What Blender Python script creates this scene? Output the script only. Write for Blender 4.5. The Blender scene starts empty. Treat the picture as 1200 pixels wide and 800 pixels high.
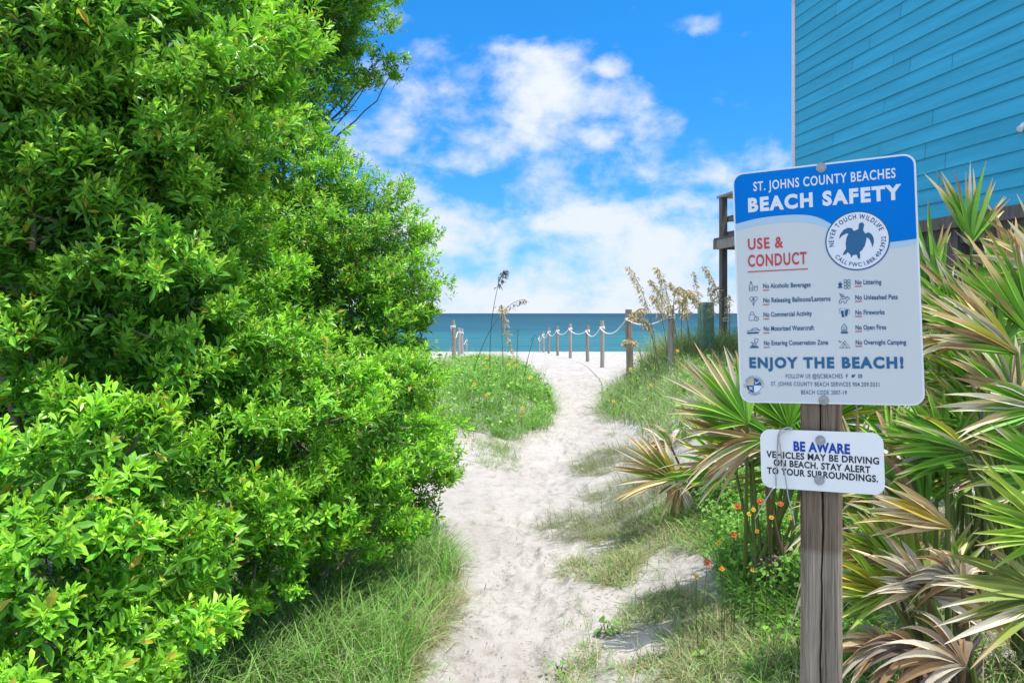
import bpy, math, random
import numpy as np
from mathutils import Vector, Matrix

random.seed(7)
rng = np.random.default_rng(7)
SC = bpy.context.scene
COL = SC.collection
R = math.radians

# ------------------------------------------------------------------ camera, sky, sun, exposure
EYE = 1.55          # eye height above the near sand
F = 900.0           # focal length in photograph pixels (1200 wide)
cam_d = bpy.data.cameras.new("camera"); cam = bpy.data.objects.new("camera", cam_d); COL.objects.link(cam)
cam.location = (0, 0, EYE); cam.rotation_euler = (R(90), 0, 0)
cam_d.sensor_width = 36.0; cam_d.lens = 36.0 * F / 1200.0
cam_d.shift_y = -33.0 / 1200.0
cam_d.clip_start = 0.05; cam_d.clip_end = 60000
SC.camera = cam

SUN_EL = R(72); SUN_AZ = R(112)          # azimuth from +Y (sea) clockwise to +X (right)
S = Vector((math.sin(SUN_AZ) * math.cos(SUN_EL), math.cos(SUN_AZ) * math.cos(SUN_EL), math.sin(SUN_EL)))
sun_d = bpy.data.lights.new("sun", 'SUN'); sun = bpy.data.objects.new("sun", sun_d); COL.objects.link(sun)
sun_d.energy = 2.9; sun_d.angle = R(0.5); sun_d.color = (1.0, 0.955, 0.89)
sun.rotation_euler = (-S).to_track_quat('-Z', 'Y').to_euler(); sun.location = (8, 2, 20)

SC.view_settings.view_transform = 'Standard'
SC.view_settings.look = 'None'
SC.view_settings.exposure = 1.2
SC.view_settings.gamma = 1.0
SC.view_settings.use_curve_mapping = False
SC.render.engine = 'CYCLES'
SC.cycles.max_bounces = 10; SC.cycles.diffuse_bounces = 7; SC.cycles.transmission_bounces = 6
SC.cycles.use_denoising = True


def N(nt, typ, **kw):
    n = nt.nodes.new(typ)
    for k, v in kw.items():
        if k.startswith('i_'):
            n.inputs[k[2:].replace('_', ' ')].default_value = v
        else:
            setattr(n, k, v)
    return n


def mathn(nt, op, a, b=None, clamp=False):
    n = nt.nodes.new('ShaderNodeMath'); n.operation = op; n.use_clamp = clamp
    for i, x in enumerate((a, b)):
        if x is None: continue
        if isinstance(x, (int, float)): n.inputs[i].default_value = x
        else: nt.links.new(x, n.inputs[i])
    return n.outputs[0]


def build_world():
    w = bpy.data.worlds.new("World"); SC.world = w; w.use_nodes = True
    nt = w.node_tree; nt.nodes.clear(); L = nt.links.new
    out = N(nt, 'ShaderNodeOutputWorld'); bg = N(nt, 'ShaderNodeBackground'); bg.inputs[1].default_value = 0.15
    L(bg.outputs[0], out.inputs[0])
    sky = N(nt, 'ShaderNodeTexSky', sky_type='NISHITA', sun_disc=False, sun_elevation=SUN_EL, sun_rotation=SUN_AZ)
    sky.air_density = 1.0; sky.dust_density = 0.3; sky.ozone_density = 2.5
    hs = N(nt, 'ShaderNodeHueSaturation'); hs.inputs['Saturation'].default_value = 1.3; hs.inputs['Value'].default_value = 1.15
    L(sky.outputs[0], hs.inputs['Color'])
    tc = N(nt, 'ShaderNodeTexCoord')
    sep = N(nt, 'ShaderNodeSeparateXYZ'); L(tc.outputs['Generated'], sep.inputs[0])
    # clouds: fractal noise on the sky dome, gathered into banks at given bearings
    mp = N(nt, 'ShaderNodeMapping'); mp.inputs['Scale'].default_value = (1.0, 1.0, 1.5)
    L(tc.outputs['Generated'], mp.inputs['Vector'])
    nz = N(nt, 'ShaderNodeTexNoise'); nz.inputs['Scale'].default_value = 9.0; nz.inputs['Detail'].default_value = 9.0
    nz.inputs['Roughness'].default_value = 0.58; nz.inputs['Distortion'].default_value = 0.35
    L(mp.outputs[0], nz.inputs['Vector'])
    nz2 = N(nt, 'ShaderNodeTexNoise'); nz2.inputs['Scale'].default_value = 3.2; nz2.inputs['Detail'].default_value = 6.0
    L(mp.outputs[0], nz2.inputs['Vector'])
    banks = [  # bearing (deg right of the sea), elevation (deg), half width, half height, strength
        (2.0, 15.2, 5.6, 4.6, 0.95), (8.5, 14.0, 6.2, 3.2, 0.62), (15.8, 15.0, 2.6, 1.9, 0.6),
        (-9.5, 12.0, 7.0, 4.2, 0.85), (-2.5, 12.2, 5.0, 2.8, 0.75), (1.5, 8.6, 4.2, 2.4, 0.62),
        (-7.5, 16.6, 4.6, 3.4, 0.45), (12.0, 4.4, 13.0, 4.9, 1.0), (-5.5, 5.2, 8.0, 4.6, 0.95), (-9, 20.6, 2.4, 1.1, 0.5),
        (13.4, 20.0, 2.2, 0.9, 0.6), (7.2, 17.6, 2.0, 1.0, 0.6), (17.5, 11.4, 5.2, 2.0, 0.5),
        (5, 12, 10, 5, 0.52), (-5, 14.5, 8, 5, 0.58), (12, 10.5, 8, 3.5, 0.52), (-8, 9, 6, 3, 0.7), (0.5, 18.2, 4, 1.6, 0.5), (9.5, 6.6, 12, 3.2, 0.9),
        (-26, 15, 12, 6, 0.9), (35, 18, 14, 7, 0.9), (-60, 25, 18, 9, 0.9), (75, 24, 18, 9, 0.8), (150, 30, 30, 12, 0.8),
        (-120, 22, 25, 10, 0.9), (20, 75, 40, 30, 1.15), (170, 50, 60, 25, 1.1), (-90, 50, 40, 20, 1.05), (90, 55, 30, 20, 1.0)]  # unseen banks overhead and behind the camera, added as white fill light
    total = None
    for az, el, hw, hh, st in banks:
        a, e = R(az), R(el)
        c = Vector((math.sin(a) * math.cos(e), math.cos(a) * math.cos(e), math.sin(e)))
        sub = N(nt, 'ShaderNodeVectorMath', operation='SUBTRACT'); L(tc.outputs['Generated'], sub.inputs[0]); sub.inputs[1].default_value = c
        mul = N(nt, 'ShaderNodeVectorMath', operation='MULTIPLY'); L(sub.outputs[0], mul.inputs[0])
        mul.inputs[1].default_value = (1 / R(hw), 1 / R(hw), 1 / R(hh))
        ln = N(nt, 'ShaderNodeVectorMath', operation='LENGTH'); L(mul.outputs[0], ln.inputs[0])
        mr = N(nt, 'ShaderNodeMapRange', interpolation_type='SMOOTHERSTEP'); L(ln.outputs['Value'], mr.inputs[0])
        mr.inputs[1].default_value = 0.1; mr.inputs[2].default_value = 1.45; mr.inputs[3].default_value = st; mr.inputs[4].default_value = 0.0
        total = mr.outputs[0] if total is None else mathn(nt, 'MAXIMUM', total, mr.outputs[0])
    # hazy band just above the horizon
    hz = N(nt, 'ShaderNodeMapRange', interpolation_type='SMOOTHSTEP'); L(sep.outputs['Z'], hz.inputs[0])
    hz.inputs[1].default_value = 0.0; hz.inputs[2].default_value = 0.14; hz.inputs[3].default_value = 1.25; hz.inputs[4].default_value = 0.0
    total = mathn(nt, 'MAXIMUM', total, hz.outputs[0])
    nz3 = N(nt, 'ShaderNodeTexNoise'); nz3.inputs['Scale'].default_value = 26.0; nz3.inputs['Detail'].default_value = 6.0; nz3.inputs['Roughness'].default_value = 0.6
    L(mp.outputs[0], nz3.inputs['Vector'])
    nsum = mathn(nt, 'ADD', mathn(nt, 'MULTIPLY', nz.outputs[0], 2.3), mathn(nt, 'ADD', mathn(nt, 'MULTIPLY', nz2.outputs[0], 0.9), mathn(nt, 'MULTIPLY', mathn(nt, 'SUBTRACT', nz3.outputs[0], 0.5), 0.9)))
    dens = mathn(nt, 'ADD', total, mathn(nt, 'SUBTRACT', nsum, 1.86))
    cm = N(nt, 'ShaderNodeMapRange', interpolation_type='SMOOTHSTEP'); L(dens, cm.inputs[0])
    cm.inputs[1].default_value = 0.0; cm.inputs[2].default_value = 0.95; cm.inputs[3].default_value = 0.0; cm.inputs[4].default_value = 0.97
    # cloud tops brighter, thick undersides a little greyer
    cr = N(nt, 'ShaderNodeMix', data_type='RGBA'); L(nz2.outputs[0], cr.inputs['Factor'])
    cr.inputs['A'].default_value = (2.15, 2.45, 2.85, 1); cr.inputs['B'].default_value = (2.9, 2.98, 3.1, 1)
    mx = N(nt, 'ShaderNodeMix', data_type='RGBA'); L(cm.outputs[0], mx.inputs['Factor'])
    tint = N(nt, 'ShaderNodeMix', data_type='RGBA', blend_type='MULTIPLY'); tint.inputs['Factor'].default_value = 1.0
    L(hs.outputs[0], tint.inputs['A'])
    tv = N(nt, 'ShaderNodeMapRange'); L(sep.outputs['Z'], tv.inputs[0]); tv.inputs[1].default_value = 0.05; tv.inputs[2].default_value = 0.40; tv.inputs[3].default_value = 0.60; tv.inputs[4].default_value = 1.0
    tcx = N(nt, 'ShaderNodeCombineXYZ'); tcx.inputs[0].default_value = .135; L(mathn(nt, 'MULTIPLY', tv.outputs[0], .465), tcx.inputs[1]); tcx.inputs[2].default_value = .56
    L(tcx.outputs[0], tint.inputs['B'])
    L(tint.outputs['Result'], mx.inputs['A'])
    # unseen clouds high overhead are brightened to add neutral fill light
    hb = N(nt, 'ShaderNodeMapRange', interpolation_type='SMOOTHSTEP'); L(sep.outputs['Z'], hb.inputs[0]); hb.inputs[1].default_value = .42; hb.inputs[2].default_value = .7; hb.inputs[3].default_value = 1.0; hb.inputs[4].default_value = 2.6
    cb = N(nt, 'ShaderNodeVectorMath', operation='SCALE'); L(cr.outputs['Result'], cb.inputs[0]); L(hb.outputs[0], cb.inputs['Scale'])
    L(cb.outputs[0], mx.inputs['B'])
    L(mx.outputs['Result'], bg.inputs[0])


build_world()


# ------------------------------------------------------------------ helpers
def px(x, y, Y):
    """point at depth Y metres seen at photograph pixel x, y"""
    return np.array([(x - 600) / F * Y, Y, EYE + (367 - y) / F * Y])


def tag(o, label=None, cat=None, group=None, kind=None):
    if label: o['label'] = label
    if cat: o['category'] = cat
    if group: o['group'] = group
    if kind: o['kind'] = kind
    return o


def empty(name, loc, label, cat, group=None):
    o = bpy.data.objects.new(name, None); COL.objects.link(o); o.location = tuple(loc); o.empty_display_size = 0.1
    return tag(o, label, cat, group)


def link(name, me, mat, parent=None, world=True):
    o = bpy.data.objects.new(name, me); COL.objects.link(o)
    if mat is not None and not me.materials: me.materials.append(mat)
    if parent is not None:
        o.parent = parent
        if world: o.matrix_parent_inverse = Matrix.Translation(-parent.location) if parent.rotation_euler[:] == (0, 0, 0) else parent.matrix_basis.inverted()
    return o


def mesh_np(name, V, polys, col=None, smooth=False):
    """V (n,3); polys list of (m,k) index arrays; col (n,3) per-vertex own colour"""
    me = bpy.data.meshes.new(name)
    V = np.asarray(V, dtype=np.float32)
    me.vertices.add(len(V)); me.vertices.foreach_set('co', V.ravel())
    polys = [np.asarray(p, dtype=np.int32) for p in polys if len(p)]
    nl = sum(p.size for p in polys); nf = sum(len(p) for p in polys)
    me.loops.add(nl); me.polygons.add(nf)
    me.loops.foreach_set('vertex_index', np.concatenate([p.ravel() for p in polys]))
    tot = np.concatenate([np.full(len(p), p.shape[1], dtype=np.int32) for p in polys])
    start = np.concatenate([[0], np.cumsum(tot)[:-1]]).astype(np.int32)
    me.polygons.foreach_set('loop_start', start)
    if col is not None:
        a = me.attributes.new('col', 'FLOAT_COLOR', 'POINT')
        c4 = np.ones((len(V), 4), dtype=np.float32); c4[:, :3] = col
        a.data.foreach_set('color', c4.ravel())
    me.update(calc_edges=True); me.validate()
    me.polygons.foreach_set('use_smooth', np.full(len(me.polygons), smooth, dtype=bool))
    return me


class MB:
    """collects solids and links them as one mesh object"""
    def __init__(s): s.v = []; s.f = []; s.n = 0
    def add(s, v, f):
        s.v += [tuple(p) for p in v]; s.f += [tuple(i + s.n for i in q) for q in f]; s.n += len(v)
    def box(s, c, size, rot=None, bev=0.0):
        x, y, z = [d / 2 for d in size]
        b = min(bev, x * .9, y * .9, z * .9)
        if b <= 0:
            P = [(-x, -y, -z), (x, -y, -z), (x, y, -z), (-x, y, -z), (-x, -y, z), (x, -y, z), (x, y, z), (-x, y, z)]
            Fc = [(0, 3, 2, 1), (4, 5, 6, 7), (0, 1, 5, 4), (1, 2, 6, 5), (2, 3, 7, 6), (3, 0, 4, 7)]
        else:
            prof = [(-x + b, -y), (x - b, -y), (x, -y + b), (x, y - b), (x - b, y), (-x + b, y), (-x, y - b), (-x, -y + b)]
            inn = [(p[0] * (x - b) / x, p[1] * (y - b) / y) for p in prof]
            P = [(a, c_, -z) for a, c_ in inn] + [(a, c_, -z + b) for a, c_ in prof] + [(a, c_, z - b) for a, c_ in prof] + [(a, c_, z) for a, c_ in inn]
            Fc = [tuple(range(7, -1, -1)), tuple(range(24, 32))]
            for k in range(3):
                for i in range(8):
                    j = (i + 1) % 8; Fc.append((k * 8 + i, k * 8 + j, k * 8 + 8 + j, k * 8 + 8 + i))
        M_ = rot if rot is not None else Matrix.Identity(3)
        s.add([Vector(c) + M_ @ Vector(p) for p in P], Fc)
    def tube(s, pts, rad, n=8, cap=True):
        pts = [np.asarray(p, float) for p in pts]
        if not hasattr(rad, '__len__'): rad = [rad] * len(pts)
        V = []; ref = None
        for i, p in enumerate(pts):
            t = pts[min(i + 1, len(pts) - 1)] - pts[max(i - 1, 0)]; t = t / (np.linalg.norm(t) + 1e-9)
            if ref is None:
                ref = np.array([0, 0, 1.0]) if abs(t[2]) < .9 else np.array([1.0, 0, 0])
            a = np.cross(t, ref); a /= np.linalg.norm(a) + 1e-9; b = np.cross(a, t); ref = b
            for k in range(n):
                w = 2 * math.pi * k / n
                V.append(p + rad[i] * (math.cos(w) * a + math.sin(w) * b))
        Fc = []
        for i in range(len(pts) - 1):
            for k in range(n):
                j = (k + 1) % n; Fc.append((i * n + k, i * n + j, (i + 1) * n + j, (i + 1) * n + k))
        if cap: Fc += [tuple(range(n - 1, -1, -1)), tuple(range((len(pts) - 1) * n, len(pts) * n))]
        s.add(V, Fc)
    def build(s, name, mat, parent=None, smooth=False):
        me = bpy.data.meshes.new(name); me.from_pydata(s.v, [], s.f); me.update()
        if smooth: me.polygons.foreach_set('use_smooth', np.ones(len(me.polygons), dtype=bool))
        return link(name, me, mat, parent)


# value noise on the plane
_perm = rng.random((257, 257))
_perm[256] = _perm[0]; _perm[:, 256] = _perm[:, 0]
def vnoise(x, y):
    x = np.asarray(x, float); y = np.asarray(y, float)
    xi = np.floor(x).astype(int); yi = np.floor(y).astype(int); fx = x - xi; fy = y - yi
    fx = fx * fx * (3 - 2 * fx); fy = fy * fy * (3 - 2 * fy); xi %= 256; yi %= 256
    return (_perm[xi, yi] * (1 - fx) + _perm[xi + 1, yi] * fx) * (1 - fy) + (_perm[xi, yi + 1] * (1 - fx) + _perm[xi + 1, yi + 1] * fx) * fy
def fbm(x, y, o=4):
    t = 0; a = .5
    for k in range(o): t = t + a * vnoise(x * 2 ** k + 17.3 * k, y * 2 ** k + 5.1 * k); a *= .5
    return t
def sstep(a, b, x):
    t = np.clip((x - a) / (b - a), 0, 1); return t * t * (3 - 2 * t)


# ------------------------------------------------------------------ ground heights
YB = [-6, 0, 3, 8, 12, 14, 18, 22.5, 25, 28, 33, 40, 50, 60, 75]
ZB = [0, 0, 0, .05, .15, .22, .27, .12, .1, 0, -.17, -.49, -.95, -1.45, -2.3]
YC = [-6, 3.2, 4.2, 6, 7.5, 10, 11.5, 14, 18, 26]; XC = [0, .02, .04, .12, .33, .88, 1.12, 1.12, 1.1, .9]
YW = [-6, 3.2, 4.2, 6, 7.5, 10, 11.5, 14, 17, 20, 26]; HW = [.5, .42, .42, .5, .62, .58, .45, .6, 1.3, 3.0, 9]
def height(X, Y, detail=True):
    X = np.asarray(X, float); Y = np.asarray(Y, float)
    z = np.interp(Y, YB, ZB); c = np.interp(Y, YC, XC); w = np.interp(Y, YW, HW); d = X - c
    rh = np.interp(Y, [-6, 2, 3, 5, 8, 11, 14, 16.5, 20], [.1, .12, .16, .36, .5, .62, .6, .4, 0])
    lh = np.interp(Y, [-6, 3, 6, 8.5, 10.5, 13, 16, 19], [.06, .06, .1, .12, .36, .3, .16, 0])
    z = z + rh * sstep(w * .8, w * .8 + 1.25, d) + lh * sstep(w * .9, w * .9 + .9, -d)
    z = z - .05 * np.exp(-(d / (w * .7)) ** 2) * np.clip((16 - Y) / 6, 0, 1)
    z = z + .35 * (sstep(3, 9, np.abs(d)) * np.clip((22 - Y) / 8, 0, 1)) * (fbm(X * .3 + 9, Y * .3) - .2)
    if detail:
        near = np.clip((30 - Y) / 14, .25, 1)
        z = z + near * (.10 * (fbm(X * 1.3, Y * 1.3, 3) - .45) + .05 * (fbm(X * 4.2 + 40, Y * 4.2, 3) - .45))
    return z
def ground(x, y):
    """point of the ground seen at photograph pixel x, y"""
    Ys = np.concatenate([np.arange(1.2, 20, .02), np.arange(20, 62, .1)])
    X = (x - 600) / F * Ys; Z = EYE + (367 - y) / F * Ys
    hit = height(X, Ys) >= Z; k = np.argmax(hit) if hit.any() else int(np.argmin(np.abs(Ys - 14)))
    return np.array([X[k], Ys[k], float(height(X[k], Ys[k]))])


# ------------------------------------------------------------------ materials
def material(name, rough=.6, spec=.3, metal=0):
    m = bpy.data.materials.new(name); m.use_nodes = True
    b = m.node_tree.nodes['Principled BSDF']
    b.inputs['Roughness'].default_value = rough; b.inputs['Specular IOR Level'].default_value = spec; b.inputs['Metallic'].default_value = metal
    return m, m.node_tree, b

def plain(name, c, rough=.6, spec=.3, metal=0, var=.12, scale=20, bump=0.0):
    m, nt, b = material(name, rough, spec, metal); L = nt.links.new
    tc = N(nt, 'ShaderNodeTexCoord'); nz = N(nt, 'ShaderNodeTexNoise'); nz.inputs['Scale'].default_value = scale; nz.inputs['Detail'].default_value = 5
    L(tc.outputs['Object'], nz.inputs['Vector'])
    mr = N(nt, 'ShaderNodeMapRange'); L(nz.outputs[0], mr.inputs[0]); mr.inputs[1].default_value = .3; mr.inputs[2].default_value = .7
    mr.inputs[3].default_value = 1 - var; mr.inputs[4].default_value = 1 + var
    mx = N(nt, 'ShaderNodeVectorMath', operation='SCALE'); mx.inputs[0].default_value = c; L(mr.outputs[0], mx.inputs['Scale'])
    L(mx.outputs[0], b.inputs['Base Color'])
    if bump:
        bp = N(nt, 'ShaderNodeBump'); bp.inputs['Strength'].default_value = bump; bp.inputs['Distance'].default_value = .01
        L(nz.outputs[0], bp.inputs['Height']); L(bp.outputs[0], b.inputs['Normal'])
    return m

def plantmat(name, rough=.45, spec=.35, trans=.3, tcol=(1.0, 1.0, .55), gain=1.0):
    """leaf surface in its own per-leaf colour, thin enough to let light through"""
    m, nt, b = material(name, rough, spec); L = nt.links.new
    at = N(nt, 'ShaderNodeAttribute', attribute_name='col')
    g = N(nt, 'ShaderNodeVectorMath', operation='SCALE'); L(at.outputs['Color'], g.inputs[0]); g.inputs['Scale'].default_value = gain
    L(g.outputs[0], b.inputs['Base Color'])
    t = N(nt, 'ShaderNodeBsdfTranslucent'); tm = N(nt, 'ShaderNodeVectorMath', operation='MULTIPLY'); L(g.outputs[0], tm.inputs[0])
    tm.inputs[1].default_value = tcol; L(tm.outputs[0], t.inputs[0])
    mx = N(nt, 'ShaderNodeMixShader'); mx.inputs[0].default_value = trans
    out = nt.nodes['Material Output']; L(b.outputs[0], mx.inputs[1]); L(t.outputs[0], mx.inputs[2]); L(mx.outputs[0], out.inputs[0])
    return m

def woodmat(name, c1, c2, rough=.85, stretch=(14, 14, 1.2), bump=.4, stain=None):
    m, nt, b = material(name, rough, .15); L = nt.links.new
    tc = N(nt, 'ShaderNodeTexCoord'); mp = N(nt, 'ShaderNodeMapping'); mp.inputs['Scale'].default_value = stretch
    L(tc.outputs['Object'], mp.inputs['Vector'])
    nz = N(nt, 'ShaderNodeTexNoise'); nz.inputs['Scale'].default_value = 3; nz.inputs['Detail'].default_value = 8; nz.inputs['Roughness'].default_value = .65
    L(mp.outputs[0], nz.inputs['Vector'])
    mp2 = N(nt, 'ShaderNodeMapping'); mp2.inputs['Scale'].default_value = tuple(4 * s if s > 2 else s for s in stretch); L(tc.outputs['Object'], mp2.inputs['Vector'])
    fine = N(nt, 'ShaderNodeTexNoise'); fine.inputs['Scale'].default_value = 5; fine.inputs['Detail'].default_value = 4; L(mp2.outputs[0], fine.inputs['Vector'])
    avg = mathn(nt, 'ADD', mathn(nt, 'MULTIPLY', nz.outputs[0], .6), mathn(nt, 'MULTIPLY', fine.outputs[0], .4))
    r = N(nt, 'ShaderNodeValToRGB'); L(avg, r.inputs[0])
    r.color_ramp.elements[0].position = .34; r.color_ramp.elements[0].color = (*c1, 1)
    r.color_ramp.elements[1].position = .64; r.color_ramp.elements[1].color = (*c2, 1)
    colout = r.outputs[0]
    if stain:   # weathered stain above a height with an uneven lower edge
        zz, sc = stain
        sp = N(nt, 'ShaderNodeSeparateXYZ'); L(tc.outputs['Object'], sp.inputs[0])
        k = mathn(nt, 'ADD', sp.outputs['Z'], mathn(nt, 'MULTIPLY', nz.outputs[0], .03))
        mr = N(nt, 'ShaderNodeMapRange'); L(k, mr.inputs[0]); mr.inputs[1].default_value = zz; mr.inputs[2].default_value = zz + .02
        mx = N(nt, 'ShaderNodeMix', data_type='RGBA', blend_type='MULTIPLY'); L(mr.outputs[0], mx.inputs['Factor']); L(colout, mx.inputs['A']); mx.inputs['B'].default_value = (*sc, 1)
        colout = mx.outputs['Result']
    L(colout, b.inputs['Base Color'])
    bp = N(nt, 'ShaderNodeBump'); bp.inputs['Strength'].default_value = bump; bp.inputs['Distance'].default_value = .004
    L(avg, bp.inputs['Height']); L(bp.outputs[0], b.inputs['Normal'])
    return m

def sandmat():
    m, nt, b = material('beach_sand', .95, .1); L = nt.links.new
    ge = N(nt, 'ShaderNodeNewGeometry'); pos = ge.outputs['Position']
    n1 = N(nt, 'ShaderNodeTexNoise'); n1.inputs['Scale'].default_value = 1.6; n1.inputs['Detail'].default_value = 6; L(pos, n1.inputs['Vector'])
    n2 = N(nt, 'ShaderNodeTexNoise'); n2.inputs['Scale'].default_value = 9; n2.inputs['Detail'].default_value = 7; n2.inputs['Roughness'].default_value = .6; L(pos, n2.inputs['Vector'])
    n3 = N(nt, 'ShaderNodeTexNoise'); n3.inputs['Scale'].default_value = 240; n3.inputs['Detail'].default_value = 3; L(pos, n3.inputs['Vector'])
    r = N(nt, 'ShaderNodeValToRGB'); L(n1.outputs[0], r.inputs[0])
    r.color_ramp.elements[0].position = .3; r.color_ramp.elements[0].color = (.325, .30, .278, 1)
    r.color_ramp.elements[1].position = .7; r.color_ramp.elements[1].color = (.39, .365, .342, 1)
    # darker wisps of organic matter
    r2 = N(nt, 'ShaderNodeValToRGB'); L(n2.outputs[0], r2.inputs[0])
    r2.color_ramp.elements[0].position = .30; r2.color_ramp.elements[0].color = (.78, .74, .70, 1)
    r2.color_ramp.elements[1].position = .48; r2.color_ramp.elements[1].color = (1, 1, 1, 1)
    mx = N(nt, 'ShaderNodeMix', data_type='RGBA', blend_type='MULTIPLY'); mx.inputs['Factor'].default_value = 1
    L(r.outputs[0], mx.inputs['A']); L(r2.outputs[0], mx.inputs['B'])
    r3 = N(nt, 'ShaderNodeMapRange'); L(n3.outputs[0], r3.inputs[0]); r3.inputs[1].default_value = .25; r3.inputs[2].default_value = .75; r3.inputs[3].default_value = .85; r3.inputs[4].default_value = 1.13
    sc = N(nt, 'ShaderNodeVectorMath', operation='SCALE'); L(mx.outputs['Result'], sc.inputs[0]); L(r3.outputs[0], sc.inputs['Scale'])
    L(sc.outputs[0], b.inputs['Base Color'])
    # soft footprints and grain
    vo = N(nt, 'ShaderNodeTexVoronoi', feature='SMOOTH_F1'); vo.inputs['Scale'].default_value = 4.2; vo.inputs['Smoothness'].default_value = .8
    nd = N(nt, 'ShaderNodeVectorMath', operation='ADD'); L(pos, nd.inputs[0]); nsc = N(nt, 'ShaderNodeVectorMath', operation='SCALE'); L(n2.outputs['Color'], nsc.inputs[0]); nsc.inputs['Scale'].default_value = .25
    L(nsc.outputs[0], nd.inputs[1]); L(nd.outputs[0], vo.inputs['Vector'])
    h = mathn(nt, 'ADD', mathn(nt, 'MULTIPLY', vo.outputs['Distance'], .55), mathn(nt, 'ADD', mathn(nt, 'MULTIPLY', n2.outputs[0], .9), mathn(nt, 'MULTIPLY', n3.outputs[0], .06)))
    bp = N(nt, 'ShaderNodeBump'); bp.inputs['Strength'].default_value = .8; bp.inputs['Distance'].default_value = .06
    L(h, bp.inputs['Height']); L(bp.outputs[0], b.inputs['Normal'])
    return m

def seamat():
    m, nt, b = material('sea_water', .5, .08); L = nt.links.new
    ge = N(nt, 'ShaderNodeNewGeometry'); sp = N(nt, 'ShaderNodeSeparateXYZ'); L(ge.outputs['Position'], sp.inputs[0])
    ly = mathn(nt, 'LOGARITHM', sp.outputs['Y'], 10.0)
    mr = N(nt, 'ShaderNodeMapRange'); L(ly, mr.inputs[0]); mr.inputs[1].default_value = 1.78; mr.inputs[2].default_value = 3.0
    mp = N(nt, 'ShaderNodeMapping'); mp.inputs['Scale'].default_value = (.012, .075, 1); L(ge.outputs['Position'], mp.inputs['Vector'])
    nz = N(nt, 'ShaderNodeTexNoise'); nz.inputs['Scale'].default_value = 2.2; nz.inputs['Detail'].default_value = 7; nz.inputs['Roughness'].default_value = .65; L(mp.outputs[0], nz.inputs['Vector'])
    mp2 = N(nt, 'ShaderNodeMapping'); mp2.inputs['Scale'].default_value = (.002, .012, 1); L(ge.outputs['Position'], mp2.inputs['Vector'])
    nb = N(nt, 'ShaderNodeTexNoise'); nb.inputs['Scale'].default_value = 2.0; nb.inputs['Detail'].default_value = 4; L(mp2.outputs[0], nb.inputs['Vector'])
    k = mathn(nt, 'ADD', mr.outputs[0], mathn(nt, 'MULTIPLY', mathn(nt, 'SUBTRACT', nb.outputs[0], .5), .55))
    r = N(nt, 'ShaderNodeValToRGB'); L(k, r.inputs[0])
    e = r.color_ramp.elements
    e[0].position = 0; e[0].color = (.022, .118, .132, 1); e[1].position = 1; e[1].color = (.006, .036, .054, 1)
    x = r.color_ramp.elements.new(.35); x.color = (.013, .066, .088, 1)
    v = N(nt, 'ShaderNodeMapRange'); L(nz.outputs[0], v.inputs[0]); v.inputs[1].default_value = .3; v.inputs[2].default_value = .7; v.inputs[3].default_value = .72; v.inputs[4].default_value = 1.3
    sc = N(nt, 'ShaderNodeVectorMath', operation='SCALE'); L(r.outputs[0], sc.inputs[0]); L(v.outputs[0], sc.inputs['Scale'])
    L(sc.outputs[0], b.inputs['Base Color'])
    bp = N(nt, 'ShaderNodeBump'); bp.inputs['Strength'].default_value = .6; bp.inputs['Distance'].default_value = .5
    L(nz.outputs[0], bp.inputs['Height']); L(bp.outputs[0], b.inputs['Normal'])
    return m

M = {}
M['sand'] = sandmat(); M['sea'] = seamat()
M['leaf'] = plantmat('shrub_leaf', .38, .4, .38, (1.0, 1.05, .4), 1.5)
M['frond'] = plantmat('palmetto_frond', .45, .35, .25, (1.0, 1.0, .5))
M['grassy'] = plantmat('grass_blade', .6, .2, .3, (1, 1, .6))
M['petal'] = plantmat('flower_petal', .6, .2, .3, (1, 1, 1))
M['dead'] = plantmat('dry_plant', .9, .1, .35, (1, 1, 1))
M['bark'] = woodmat('shrub_bark', (.10, .075, .055), (.27, .22, .17), .9, (9, 9, 2), .6)
M['sign_post'] = woodmat('weathered_post_wood', (.065, .052, .038), (.43, .365, .27), .9, (24, 24, .8), 1.0, stain=(.945, (.62, .56, .52)))
M['rope_post'] = woodmat('rope_post_wood', (.17, .135, .105), (.38, .315, .255), .9, (16, 16, 1), .5)
M['rope_post_grey'] = woodmat('rope_post_grey_wood', (.22, .2, .175), (.44, .40, .35), .9, (16, 16, 1), .5)
M['deck_wood'] = woodmat('deck_wood', (.07, .058, .048), (.19, .16, .135), .9, (8, 8, 1), .3)
M['deck_pale'] = woodmat('deck_pale_wood', (.2, .17, .14), (.36, .31, .26), .9, (8, 8, 1), .3)
M['rope'] = plain('white_rope', (.72, .71, .68), .9, .1, 0, .15, 80, .5)
M['green_box'] = plain('green_painted_post', (.17, .29, .20), .7, .2, 0, .25, 8)
M['steel'] = plain('galvanised_steel', (.42, .43, .44), .38, .5, .85, .15, 60)
M['bolt'] = plain('bolt_metal', (.36, .36, .36), .5, .5, .5, .2, 90)
M['concrete'] = plain('grey_block_wall', (.22, .2, .18), .9, .1, 0, .2, 6, .4)
M['white_trim'] = plain('pale_trim_paint', (.62, .60, .58), .6, .3, 0, .06, 8)
M['roof'] = plain('roof_shingle', (.12, .11, .11), .9, .1, 0, .3, 12, .4)
M['lamp_white'] = plain('white_lamp_plastic', (.78, .77, .74), .4, .4, 0, .03, 8)
M['sign_back'] = plain('sign_aluminium', (.55, .56, .58), .45, .5, .4, .05, 10)
M['sign_face'] = plain('sign_pale_face', (.57, .605, .585), .8, .06, 0, .03, 3)
M['sign_border'] = plain('sign_white_border', (.70, .73, .74), .7, .1, 0, .03, 6)
M['sign_blue'] = plain('sign_blue_print', (.002, .17, .56), .8, .05, 0, .05, 3)
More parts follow.
